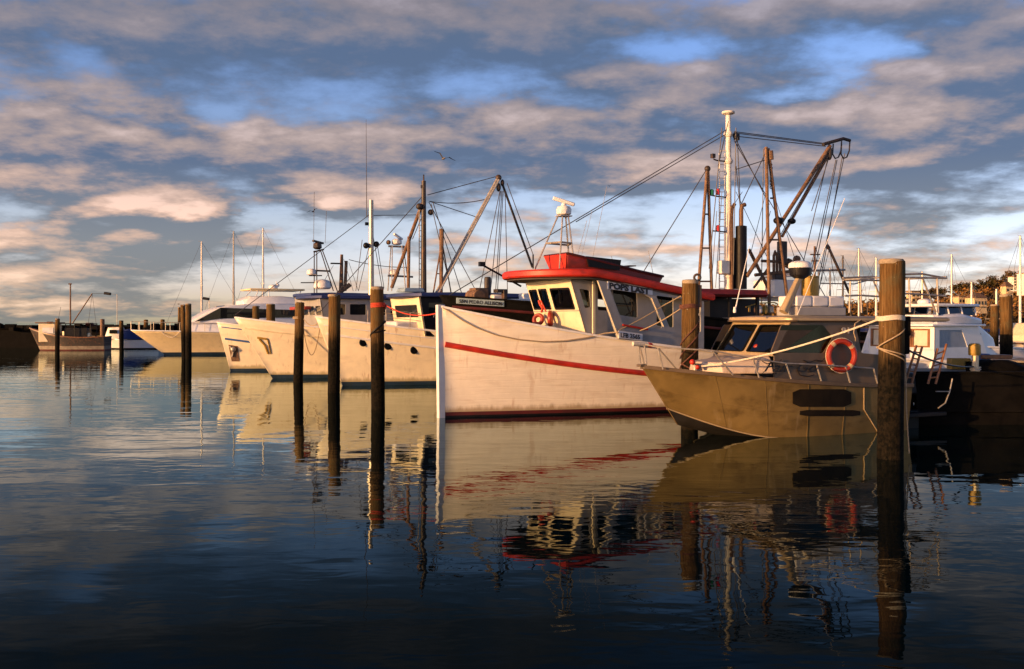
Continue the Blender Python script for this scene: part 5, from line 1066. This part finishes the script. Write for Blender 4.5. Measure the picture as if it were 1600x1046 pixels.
# small craft seen in slices beyond the work boat's cabin
for (px, D, hd, w_, lab_, cm) in ((1100, 62, 30, 2.2, 'pale launch half hidden behind the pile with dark red lashing', 'white'), (1335, 58, 24, 2.4, 'white launch with low cabin showing between roof locker and thick pile', 'gelcoat'), (1375, 66, 30, 2.6, 'pale motor boat glimpsed just left of the thick pile', 'cream')):
    q = W(px, 0, D); bt = Boat(q.x, D, hd, 'launch', lab_, 'launch', 'small launches beyond the trawlers')
    hh_ = Hull(7.5, w_, 1.3, 1.0, .95, .8, te=.5); hh_.zsh = lambda t: .95+.35*(1-t)**2; hh_.build(bt.e, ['boot_blue', 'gelcoat'], [-.02, .12], deck_z=.7, cap='gelcoat', cap_r=.03)
    mb = MB(); loft_cabin(mb, [(-1.8, .6, .8, .5, 1.3), (-2.6, .9, .8, .8, 2.2), (-4.8, .9, .8, .85, 2.3)]); mb.build('cabin', cm, bt.e, bevel=.04)
    mb = MB(); mb.box((-3.6, .88, 1.75), (1.7, .08, .4)); mb.build('window', 'dark_glass', bt.e)
    mb = MB(); mb.tube([(-3.2, 0, 2.2), (-3.2, 0, 4.6)], .03, 6); mb.build('aerial', 'white_mast', bt.e)
# ================================================================== sailing yachts far behind
def sail_yacht(pxm, pyt, D, label, col='white_mast', Ls=9.5, deg=25, spread=(.55,)):
    q = W(pxm, pyt, D); a = R(deg); off = 3.8
    bt = Boat(q.x-off*math.cos(a), D-off*math.sin(a), deg, 'sailing_yacht', label, 'sailing yacht', 'sailing yachts with bare masts')
    h = Hull(Ls, Ls*.32, 1.15, .9, .85, 1.0, te=.55); h.build(bt.e, ['boot_blue', 'gelcoat'], [-.02, .12], deck_z=.75, cap=None)
    mb = MB(); loft_cabin(mb, [(-2.6, .5, .8, .4, 1.0), (-3.2, .9, .8, .75, 1.35), (-6.2, .95, .8, .8, 1.4)]); mb.build('coachroof', 'gelcoat', bt.e)
    zt = q.z; mb = MB(); mb.tube([(-off, 0, .8), (-off, 0, zt)], .105, 8, r2=.07)
    for s_ in spread: zz = .8+(zt-.8)*s_; mb.tube([(-off, -.8, zz), (-off, .8, zz)], .025, 5)
    mb.tube([(-off-.1, 0, zt+.02), (-off+.3, 0, zt+.05)], .015, 4); mb.build('mast', col, bt.e)
    mb = MB(); mb.tube([(-off, 0, 1.75), (-off-3.6, 0, 1.8)], .14, 8, r2=.10); mb.build('boom', 'navy', bt.e)
    zz = .8+(zt-.8)*spread[0]
    wires(bt.e, 'rigging', 'wire', [[(-off, 0, zt), (0, 0, 1.1)], [(-off, 0, zt), (-Ls, 0, .9)], [(-off, 0, zt), (-off, .8, zz), (-off, 1.2, .8)], [(-off, 0, zt), (-off, -.8, zz), (-off, -1.2, .8)]], .012)
    return bt
sail_yacht(315, 378, 95, 'sailing yacht with the bright white mast nearest the pair of dark piles')
sail_yacht(365, 362, 100, 'sailing yacht with a thin grey mast, second of three left masts', 'steel', spread=(.35,))
sail_yacht(411, 357, 98, 'sailing yacht with a pale mast above the cream yacht canopy', spread=(.5,))
sail_yacht(1342, 389, 85, 'sailing yacht with a grey tan mast just left of the large foreground pile', 'steel')
sail_yacht(1317, 400, 90, 'sailing yacht with a dark stubby mast among the trawler booms', 'dark_steel', spread=(.6,))
sail_yacht(1369, 403, 80, 'sailing yacht with white mast touching the left edge of the large pile', spread=(.6,))
sail_yacht(1487, 398, 88, 'sailing yacht whose bare mast stands above the flybridge cruiser', 'steel', spread=(.5,))
sail_yacht(1518, 441, 80, 'sailing yacht with the shortest pale mast, in front of the wooded hill', spread=(.5,))
sail_yacht(1594, 369, 70, 'sailing yacht with a tall mast at the right edge of the picture', spread=(.5,))
sail_yacht(1441, 425, 92, 'sailing yacht with a thin low mast between two canopy frame posts', 'steel', spread=(.5,))
sail_yacht(1557, 452, 60, 'sailing yacht with the lowest mast, just left of the tall light pile', 'steel', spread=(.5,))
sail_yacht(1297, 420, 95, 'sailing yacht with a faint low mast behind the roof locker', 'steel', spread=(.4,))

# ================================================================== piles
def pile_mesh(r=.205, H=3.42, seed=0):
    rn = random.Random(seed); seg = 28; rs = []; ph = [rn.uniform(0, 6.3) for _ in range(6)]
    zs = [-.6]+[i*.17 for i in range(20) if i*.17 < H-.1]+[H-.05, H-.015, H, H+.004]
    lean = rn.uniform(-.012, .012); top_k = rn.uniform(-.05, .05)
    for j, z in enumerate(zs):
        k = 1.0 if z < H-.03 else (.97 if z < H-.01 else (.88 if z < H+.002 else .4)); rad = r*(1.04-.05*z/H)*k; ring = []
        for i in range(seg):
            t = 2*math.pi*i/seg; rr_ = rad*(1+.02*math.sin(3*t+ph[0]+z*.3)+.014*math.sin(7*t+ph[1])+.012*math.sin(11*t+ph[2]+z*1.3)+rn.uniform(-.006, .006))
            ring.append(Vector((rr_*math.cos(t)+lean*z, rr_*math.sin(t), z+((rn.uniform(-.018, .012)+top_k*math.cos(t)*rr_*3) if z > H-.06 else 0))))
        rs.append(ring)
    mb = MB(); mb.rings(rs); return mb
PG = 'round timber mooring piles'
for i, (px, D, r, H, lab) in enumerate((
    (1391, 17.0, .215, 3.52, 'thickest timber pile with rope lashed round it, in front of the Fair Go cabin'),
    (1077, 21.6, .185, 3.36, 'timber pile with a dark bracket on top between the POPS LAST and Fair Go boats'),
    (591, 26.7, .185, 3.40, 'timber pile with an orange red rope tied near its top, in front of three portholes'),
    (521.5, 33.0, .20, 3.38, 'dark timber pile standing before the bow of the trawler with portholes'),
    (466, 38.7, .185, 3.22, 'slim timber pile in front of the boat with the yellow anchor'),
    (287.5, 63.5, .15, 3.60, 'thinner left pile of the dark pair in front of the cream yacht'),
    (294.5, 63.0, .19, 3.66, 'thicker right pile of the dark pair in front of the cream yacht'),
    (280, 92, .17, 3.9, 'short distant pile just left of the dark pair with a gull on top'),
    (401, 57, .20, 3.4, 'pile top showing over the bow rail of the yellow anchor boat, left one'),
    (423, 56, .25, 3.5, 'stouter pile top showing over the yellow anchor boat, right of another top'),
    (89.5, 77, .17, 2.75, 'lone dark pile standing in front of the small old fishing boat'),
    (190, 80, .17, 2.6, 'lone dark pile standing in front of the blue covered cabin boat'),
    (1573, 34, .205, 3.40, 'tallest light brown pile at the right rising from the jetty'),
    (1553, 50, .205, 3.36, 'shorter farther pile left of the tall light brown one at right'))):
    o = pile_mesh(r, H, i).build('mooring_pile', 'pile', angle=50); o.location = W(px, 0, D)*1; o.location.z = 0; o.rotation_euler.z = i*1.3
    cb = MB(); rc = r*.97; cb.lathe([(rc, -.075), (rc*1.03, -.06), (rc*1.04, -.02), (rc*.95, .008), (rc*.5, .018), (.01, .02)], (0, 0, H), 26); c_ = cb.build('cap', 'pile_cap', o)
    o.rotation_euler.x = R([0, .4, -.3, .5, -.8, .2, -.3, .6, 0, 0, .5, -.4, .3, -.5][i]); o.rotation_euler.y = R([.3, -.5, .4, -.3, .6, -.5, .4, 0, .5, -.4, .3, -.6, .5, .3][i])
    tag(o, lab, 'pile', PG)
def coil(c, r, n, th, z0, dz, m_, name, label, tail=None):
    mb = MB(); pts = []
    for i in range(n*24+1): t = i/24*2*math.pi; pts.append(Vector(c)+Vector((math.cos(t)*r, math.sin(t)*r, z0+dz*i/24+.01*math.sin(t*3))))
    mb.tube(pts, th, 6)
    for t_ in (tail or []): mb.tube(t_, th, 6)
    return tag(mb.build(name, m_), label, 'rope')
pb = W(1391, 0, 17.0); pb.z = 0
zz = CH-(505-505)/F*17
coil(pb, .235, 3, .018, 2.44, .028, 'pale_rope', 'mooring_rope', 'pale rope from the Fair Go bow wound round the thick pile', tail=[sag(B_.w(B_.L(1086, 574, .15)), pb+Vector((-.235, -.05, 2.46)), .12, 24)])
def around(p, r, a0, a1, z0, z1, n=16): return [Vector((p.x+math.cos(a0+(a1-a0)*i/n)*r, p.y+math.sin(a0+(a1-a0)*i/n)*r, z0+(z1-z0)*i/n)) for i in range(n+1)]
mb = MB(); mb.tube(around(pb, .235, R(180), R(330), 1.95, 2.3), .013, 6); mb.tube(around(pb, .235, R(180), R(340), 1.98, 1.72), .012, 6); mb.tube(around(pb, .238, R(180), R(350), 1.98, 1.80), .012, 6)
tag(mb.build('rope', 'rope'), 'thin tan cords crossing on the thick pile below the pale coil', 'rope')
mb = MB(); mb.tube([pb+Vector((.245, -.05, 2.0)), pb+Vector((.26, -.06, .9)), pb+Vector((.31, -.06, .1))], .012, 6); tag(mb.build('rope', 'rope'), 'cord hanging straight down the right side of the thick pile', 'rope')
mb = MB(); mb.box(pb+Vector((.27, -.02, 2.35)), (.12, .16, .34)); mb.box(pb+Vector((.25, -.02, 2.05)), (.14, .12, .4)); tag(mb.build('fender_block', 'rubber', bevel=.02), 'black rubber block fixed to the right side of the thick pile', 'fender')
pc = W(1077, 0, 21.6); pc.z = 0
coil(pc, .205, 3, .022, 2.72, .03, 'dark_rope', 'mooring_rope', 'dark red rope lashing round the pile between the two nearest boats')
mb = MB()
for a0, z0, a1, z1 in ((R(190), 1.9, R(350), 2.5), (R(180), 1.6, R(340), 2.2), (R(170), 1.35, R(330), 1.85), (R(200), 1.5, R(350), 1.25)): mb.tube(around(pc, .205, a0, a1, z0, z1), .017, 6)
tag(mb.build('rope', 'dark_rope'), 'crossed dark ropes low on the pile between the two nearest boats', 'rope')
mb = MB(); mb.box(pc+Vector((.21, -.05, 3.0)), (.10, .14, .5)); mb.torus(pc+Vector((.17, -.05, 3.42)), .07, .03, (0, 1, 0), 14, 7); tag(mb.build('bracket', 'dark_steel', bevel=.01), 'dark steel bracket and eye on the pile between the two nearest boats', 'bracket')
mb = MB(); mb.tube(sag(A.w(A.L(1036, 478, 1.7)), pc+Vector((-.2, 0, 3.0)), .0), .014, 6); mb.tube(sag(A.w(A.L(967, 516, 1.66)), A.w(A.L(1036, 478, 1.7)), .03), .014, 6); mb.tube(sag(A.w(A.L(1000, 517, 1.7)), pc+Vector((-.2, -.03, 2.72)), .04), .014, 6)
tag(mb.build('mooring_rope', 'rope'), 'tan stern lines crossing the side openings of the POPS LAST wheelhouse', 'rope')
mb = MB(); P0 = A.w((.0, .1, 2.80)); pts = [ph.onside(x, y, A) for x, y in ((703, 488), (722, 501), (745, 513), (775, 524), (810, 531), (845, 534), (880, 533), (915, 528), (945, 521))]
mb.tube([P0]+[A.w(p+Vector((0, .03, 0))) for p in pts]+[A.w(A.L(966, 519, 1.72))], .018, 6); tag(mb.build('mooring_rope', 'rope'), 'tan rope drooping along the white topsides of the POPS LAST boat', 'rope')
pd = W(591, 0, 26.7); pd.z = 0
mb = MB(); mb.tube(around(pd, .2, R(0), R(1060), 2.82, 2.95, 60), .022, 6); mb.tube(sag(pd+Vector((.2, 0, 2.9)), A.w((.05, .0, 2.66)), .16, 16), .018, 6); tag(mb.build('mooring_rope', 'red_rope'), 'orange red rope running from the pile before the portholes to the POPS LAST bow', 'rope')
mb = MB(); mb.tube(around(pd, .2, R(170), R(350), 2.0, 2.45), .03, 6); mb.tube(around(pd, .2, R(190), R(350), 2.1, 2.2), .02, 6); tag(mb.build('rope', 'black'), 'black rope slung diagonally on the pile before the portholes', 'rope')
pe = W(466, 0, 38.7); pe.z = 0
mb = MB(); mb.tube(around(pe, .2, R(0), R(720), 2.55, 2.65, 40), .025, 6); mb.tube(sag(pe+Vector((.2, 0, 2.6)), C3.w((-.2, -.1, 2.5)), .25), .02, 6); tag(mb.build('mooring_rope', 'rope'), 'tan rope from the slim pile to the bow of the trawler with portholes', 'rope')

# ================================================================== jetty and shore
def lab(o, l, c, g=None): return tag(o, l, c, g)
e = thing('jetty', 'dark low timber jetty running across at the right behind the thick pile', 'jetty', (13, 24, 0))
mb = MB(); mb.box((8.0, 0, 1.13), (23.0, 2.6, .16)); mb.build('decking', 'deck', e, bevel=.01)
mb = MB(); mb.box((8.0, -1.38, .75), (23.0, .12, .9)); mb.box((8.0, 1.38, .75), (23.0, .12, .9)); mb.box((8, -1.3, .2), (23, .1, .5)); mb.box((-3.56, 0, .75), (.1, 2.6, .9)); mb.build('fascia', 'near_black', e, bevel=.01)  # face coloured black in place of the shadow over it
mb = MB(); mb.box((8.0, -1.40, 1.235), (23.0, .16, .05)); mb.build('kerb', 'near_black', e, bevel=.01)
for k in range(8):
    mb = MB(); mb.lathe([(.16, -.5), (.16, .95)], (-3+k*3, -1.1, 0), 12); mb.build('pier_leg', 'near_black', e)
e = thing('jetty', 'long main jetty behind the sterns of the moored boats', 'jetty', (4.5, 46, 0), math.atan2(.88, -.47))
mb = MB(); mb.box((5, -4.0, 1.13), (80, 2.4, .16)); mb.build('decking', 'deck', e)
mb = MB(); mb.box((5, -2.75, .8), (80, .12, .7)); mb.box((5, -5.25, .8), (80, .12, .7)); mb.build('fascia', 'near_black', e)
e = thing('bollard', 'stubby yellow topped bollard post on the dark jetty left of the tall right pile', 'bollard', (W(1524, 0, 23.2).x, 23.2, 1.2))
mb = MB(); mb.lathe([(.10, 0), (.10, .12), (.075, .14), (.075, .42)], (0, 0, 0), 14); mb.build('post', 'cream', e)
mb = MB(); mb.lathe([(.13, .42), (.14, .46), (.14, .66), (.11, .70), (.05, .71)], (-.02, 0, 0), 14); mb.build('head', 'yellow', e)
mb = MB(); mb.torus((0, 0, .08), .11, .02, (0, 0, 1)); mb.torus((0, 0, .13), .11, .02, (0, 0, 1)); mb.build('rope_turns', 'pale_rope', e)
mb = MB(); mb.tube(sag(pb+Vector((.2, .1, 2.0)), Vector((W(1524, 0, 23.2).x-.1, 23.1, 1.35)), .12), .02, 6); lab(mb.build('mooring_rope', 'black'), 'black rope sloping from the thick pile down to the yellow topped bollard', 'rope')
mb = MB(); x = W(1555, 0, 23.4).x; 
mb.rings([[Vector((x+.45*k*math.cos(t)*(1.6), 23.4+.3*k*math.sin(t), 1.22+z+.04*math.sin(5*t)*k)) for t in [i*2*math.pi/18 for i in range(18)]] for k, z in ((1.0, 0), (1.02, .12), (.8, .2), (.5, .26), (.15, .28))]); lab(mb.build('net_pile', 'near_black'), 'black heap of netting lying on the dark jetty beside the bollard', 'net')
mb = MB(); mb.box((W(1553, 0, 24.2).x, 24.2, 1.55), (.75, .4, .1)); lab(mb.build('plank', 'wood', bevel=.02), 'flat varnished board resting behind the black net heap', 'board')
mb = MB(); mb.box((W(1533, 0, 24.3).x, 24.3, 1.45), (.35, .35, .35)); lab(mb.build('crate', 'blue', bevel=.04), 'small blue crate behind the bollard on the dark jetty', 'crate')
mb = MB(); mb.box((W(1498, 0, 24.6).x, 24.6, 1.36), (.5, .3, .28)); 
tag(mb.build('fish_box', 'yellow', bevel=.02), 'dull yellow fish box on the jetty, farther left from the bollard', 'fish box')
mb = MB(); mb.box((W(1512, 0, 24.6).x, 24.6, 1.33), (.3, .3, .22)); tag(mb.build('fish_box', 'yellow', bevel=.02), 'smaller dull yellow fish box right next to the bollard', 'fish box')
# breakwater of stacked stone at the far left
mb = MB(); rn = random.Random(3)
mb.box((-60, 94, .95), (84, 3.0, 2.5))
for i in range(150):
    x = -101+i*.56; mb.box((x, 92.6+rn.uniform(-.5, .2), 1.95+rn.uniform(-.15, .18)), (rn.uniform(.5, .9), .8, rn.uniform(.3, .5)), rz=rn.uniform(-.4, .4), rx=rn.uniform(-.2, .2))
lab(mb.build('breakwater', 'near_black'), 'low black breakwater wall along the water at the far left', 'breakwater')
for i, (px, h_) in enumerate(((160, 2.75), (228, 2.7), (254, 2.72))):
    mb = MB(); mb.lathe([(.22, -.4), (.2, h_), (.05, h_+.03)], (W(px, 0, 91).x, 91, 0), 12)
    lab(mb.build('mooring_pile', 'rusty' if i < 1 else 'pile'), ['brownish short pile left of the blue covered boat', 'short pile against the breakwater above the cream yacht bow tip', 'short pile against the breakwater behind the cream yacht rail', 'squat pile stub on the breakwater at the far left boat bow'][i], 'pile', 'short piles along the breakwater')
for (px, py, pxb, D, l) in ((168, 459, 183, 93, 'lamp post with black floodlight head right of the far derrick'), (322, 467, 327, 93, 'lamp post with black floodlight head beside the bright white mast')):
    q = W(px, py, D); b = W(pxb, 0, D); e = thing('lamp_post', l, 'lamp post', (b.x, D, 1.5))
    mb = MB(); mb.tube([(0, 0, 0), (0, 0, q.z-1.5-.1), (q.x-b.x, 0, q.z-1.5)], .028, 6); mb.build('post', 'steel', e)
    mb = MB(); mb.box((q.x-b.x, 0, q.z-1.5), (.62, .3, .26), ry=.15); mb.build('lamp_head', 'black', e, bevel=.03)
# hill, wood and town on the right
def hz(px):   # crest row of the hill against photo column
    P = [(900, 500), (1000, 490), (1150, 478), (1250, 472), (1330, 470), (1400, 468), (1440, 466), (1480, 458), (1500, 452), (1530, 447), (1560, 441), (1600, 431), (1700, 415), (1850, 400), (2100, 395), (2500, 400)]
    for (a, b), (c, d) in zip(P, P[1:]):
        if a <= px <= c: return b+(d-b)*(px-a)/(c-a)
    return 500
DH = 330
mb = MB(); cols = list(range(900, 2501, 25)); n = 6; rows_ = []
for px in cols:
    top = W(px, hz(px), DH).z-5.5; x = W(px, 0, DH).x
    rows_.append([Vector((x*.86, DH-70, -.5)), Vector((x*.88, DH-62, .8)), Vector((x*.93, DH-35, max(1.2, top*.45))), Vector((x, DH, max(1.5, top))), Vector((x*1.1, DH+40, max(1, top*.9))), Vector((x*1.3, DH+160, -1))])
mb.rings(rows_, close=False, caps=False)
M['hill'] = mat('scrubby_hillside', (0.10, 0.065, 0.03), 0.9, var=.3, vscale=.1, dirt=(.03, .03, .012), dirt_amt=.7, dirt_scale=(.08, .08, .08))
tag(mb.build('hill', 'hill', angle=80), None, None, kind='structure')
def leaf_mat(name, c1_, c2_):
    m = bpy.data.materials.new(name); m.use_nodes = True; t = NT(m.node_tree); b = m.node_tree.nodes['Principled BSDF']
    n_, _ = t.noise(t.node('ShaderNodeNewGeometry').outputs['Position'], .5, 3); t.put(b.inputs['Base Color'], t.mix(t.smooth(n_, .35, .65), c1_, c2_)); b.inputs['Roughness'].default_value = .7; b.inputs['Specular IOR Level'].default_value = .2; return m
M['leaf'] = leaf_mat('gum_foliage', (0.12, 0.075, 0.02), (0.38, 0.18, 0.045)); M['leaf2'] = leaf_mat('dark_gum_foliage', (0.04, 0.038, 0.012), (0.15, 0.085, 0.026)); M['bark'] = mat('gum_bark', (0.25, 0.19, 0.13), .9)
def crown(mb, c, rx, rz, nclump, nleaf, rn, ls=.35):
    for _ in range(nclump):
        t = rn.uniform(0, 6.28); u_ = rn.uniform(-.6, 1); rr_ = rn.uniform(.35, 1)*math.sqrt(max(0, 1-u_*u_*.8)); cc = Vector((c[0]+rx*rr_*math.cos(t), c[1]+rx*rr_*math.sin(t), c[2]+rz*u_)); cr = rx*rn.uniform(.22, .42)
        for _ in range(nleaf):
            d = Vector((rn.gauss(0, 1), rn.gauss(0, 1), rn.gauss(0, .7))).normalized()*cr*rn.uniform(.5, 1); p = cc+d; a = Vector((rn.gauss(0, 1), rn.gauss(0, 1), rn.gauss(0, 1))).normalized()*ls; b = a.orthogonal().normalized()*ls*.6
            mb.add([p-a, p+b, p+a, p-b], [(0, 1, 2, 3)])
rn = random.Random(11); mb = MB()
for i in range(900):
    px = rn.uniform(1000, 1750); k = rn.random()**.7; x0_, D_ = W(px, 0, DH).x, 0
    top = max(1.5, W(px, hz(px), DH).z-5.5)
    if k > .5: f_ = (k-.5)*2; yy = DH-35+35*f_; xs = x0_*(.93+.07*f_); z_ = max(1.2, top*.45)*(1-f_)+top*f_
    else: f_ = k*2; yy = DH-62+27*f_; xs = x0_*(.88+.05*f_); z_ = .8*(1-f_)+max(1.2, top*.45)*f_
    hgt = rn.uniform(2.8, 5.8); crown(mb, (xs, yy, z_+hgt*.6), hgt*.65, hgt*.5, 8, 11, rn, .62)
tag(mb.build('hillside_wood', 'leaf', smooth=False), 'dense low gum woodland covering the hill behind the boats at right', 'woodland', kind='stuff')
gums = [(1425, 463, 5), (1447, 455, 6), (1468, 452, 6.5), (1497, 447, 6.5), (1512, 443, 7), (1536, 440, 7), (1556, 434, 7.5), (1583, 427, 7.5), (1402, 466, 4.5)]
names = ['round crowned gum at the left foot of the hill beside the canopy frame', 'spreading gum left of the flybridge cruiser mast on the crest', 'broad gum on the crest just left of the mast above the flybridge', 'gum between that mast and the shortest pale mast on the crest', 'gum directly above the shortest pale mast', 'gum on the crest above the pale houses', 'tall gum above the shorter right pile', 'tallest gum beside the white apartment block', 'smallest gum right of the thick pile']
for (px, py, hgt), nm in zip(gums, names):
    q = W(px, py, DH-3); e = thing('gum_tree', nm, 'tree', (q.x, q.y, q.z-hgt), 0, 'gum trees along the crest')
    mb = MB(); mb.tube([(0, 0, -1), (.1, 0, hgt*.4), (.35, .1, hgt*.7)], .22, 7, r2=.08); mb.tube([(.1, 0, hgt*.4), (-.8, 0, hgt*.7)], .12, 6, r2=.05); mb.tube([(.2, 0, hgt*.5), (1.0, .3, hgt*.75)], .10, 6, r2=.04); mb.build('trunk', 'bark', e)
    mb = MB(); crown(mb, (0, 0, hgt*.76), hgt*.5, hgt*.24, 26, 34, rn, .36); mb.build('crown', 'leaf2', e, smooth=False)
def house(px0, px1, pyt, pyb, D, m_, label, roof='rusty', win=(3, 2), flat=True, nm='house'):
    a, b = W(px0, pyt, D), W(px1, pyb, D); wd, ht = b.x-a.x, a.z-b.z; e = thing(nm, label, 'house' if nm == 'house' else 'apartment block', (a.x+wd/2, D, b.z-1), R(18)); dp = wd*.8
    mb = MB(); mb.box((0, 0, ht/2), (wd, dp, ht+2)); mb.build('wall', m_, e)
    mb = MB()
    if flat: mb.box((0, 0, ht+1.1), (wd+.6, dp+.6, .25))
    else: mb.add([(-wd/2-.3, -dp/2-.3, ht+1), (wd/2+.3, -dp/2-.3, ht+1), (wd/2+.3, dp/2+.3, ht+1), (-wd/2-.3, dp/2+.3, ht+1), (-wd/4, 0, ht+2.4), (wd/4, 0, ht+2.4)], [(0, 1, 5, 4), (2, 3, 4, 5), (1, 2, 5), (3, 0, 4), (0, 3, 2, 1)])
    mb.build('roof', roof, e, smooth=False)
    for i in range(win[0]):
        for j in range(win[1]):
            x = -wd/2+wd*(i+.5)/win[0]; z = ht*(j+.55)/win[1]+.6; mb = MB(); mb.box((x, -dp/2-.02, z), (wd/win[0]*.5, .08, ht/win[1]*.45)); mb.build('window', 'dark_glass', e)
    mb = MB()
    for j in range(win[1]): mb.box((0, -dp/2-.35, ht*(j+.25)/win[1]+.3), (wd*.9, .7, .12))
    mb.each('balcony', m_, e); return e
M['house_cream'] = mat('rendered_wall', (0.62, 0.45, 0.24), .8, var=.06); M['house_white'] = mat('white_render', (0.72, 0.66, 0.55), .8, var=.05)
house(1419, 1434, 456, 486, 245, 'house_cream', 'narrow cream tower block seen through the canopy frame', win=(2, 4), nm='apartment_block')
house(1405, 1418, 468, 486, 240, 'house_white', 'small white building left of the narrow cream tower block', win=(2, 2))
house(1489, 1512, 464, 474, 250, 'house_cream', 'long cream house with flat roof at the left of the pair under the wood', win=(4, 1))
house(1513, 1537, 466, 478, 246, 'house_cream', 'orange cream house right of the pair under the wood', win=(4, 1), flat=False)
house(1437, 1452, 470, 482, 244, 'house_white', 'low pale house right of the narrow tower block', win=(2, 1), flat=False)
house(1578, 1592, 433, 446, 300, 'house_white', 'white apartment block high among the hill trees, left of the pair', win=(3, 3), nm='apartment_block')
house(1593, 1612, 428, 452, 296, 'house_white', 'taller white apartment block at the right edge of the hill', win=(4, 5), nm='apartment_block')
house(1566, 1580, 448, 456, 285, 'house_cream', 'small cream house half way up the hill below the white blocks', win=(2, 1), flat=False)
house(1462, 1482, 474, 484, 248, 'house_white', 'low white shed near the foot of the hill left of the long cream house', win=(3, 1))

# ================================================================== gulls
def gull(px, py, D, span, label, wing=(.35, .1), heading=0.3, roll=0.2, perched=False):
    q = W(px, py, D); e = thing('seagull', label, 'seagull', q, heading)
    e.rotation_euler = (roll, 0, heading); s_ = span
    mb = MB(); mb.rings([[Vector((x*s_, r_*s_*math.cos(t), r_*s_*math.sin(t)+z*s_)) for t in [k*math.pi/4 for k in range(8)]] for x, r_, z in ((.26, .004, .0), (.22, .016, .0), (.185, .034, .005), (.14, .03, 0), (.08, .045, 0), (0, .055, 0), (-.1, .04, 0), (-.18, .018, .0), (-.26, .006, .0))])
    if perched: mb.tube([(0, -.02*s_, -.05*s_), (0, -.02*s_, -.14*s_)], .006*s_, 4); mb.tube([(0, .02*s_, -.05*s_), (0, .02*s_, -.14*s_)], .006*s_, 4)
    mb.build('body', 'gull_white', e)
    for sd_ in (1, -1):
        mb = MB()
        if perched: P = [(.1, .05, .03, .06), (0, .06, .03, .09), (-.15, .05, .01, .06), (-.3, .02, -.01, .02)]; mb.rings([[Vector((x*s_, sd_*y*s_, (z+h_/2)*s_)), Vector((x*s_, sd_*(y+.012)*s_, z*s_)), Vector((x*s_, sd_*y*s_, (z-h_/2)*s_))] for x, y, z, h_ in P])
        else:
            P = [(0, .03, .0, .15), (.03, .22, wing[0]*.45, .14), (.02, .34, wing[0]*.45-.02, .11), (-.08, .5, wing[1], .02)]
            mb.rings([[Vector(((x+c/2)*s_, sd_*y*s_, z*s_)), Vector((x*s_, sd_*y*s_, (z+.012)*s_)), Vector(((x-c/2)*s_, sd_*y*s_, z*s_)), Vector((x*s_, sd_*y*s_, (z-.006)*s_))] for x, y, z, c in P])
        mb.build('wing', 'gull_grey', e)
M['gull_white'] = mat('gull_body', (0.12, 0.11, 0.11), .8); M['gull_grey'] = mat('gull_wing', (0.03, 0.03, 0.035), .8)
gull(693, 248, 55, 1.35, 'dark gull in flight high over the black mast', heading=1.95, roll=.35)
gull(489, 331, 70, .9, 'gull in flight in front of the pink cloud above the radar frame', heading=1.3, roll=-.3)
gull(952, 291, 90, .5, 'tiny far bird in flight above the red dinghy', heading=1.0)
gull(279, 475.5, 92, .75, 'gull perched on the short pile by the dark pair', heading=2.6, roll=0, perched=True)
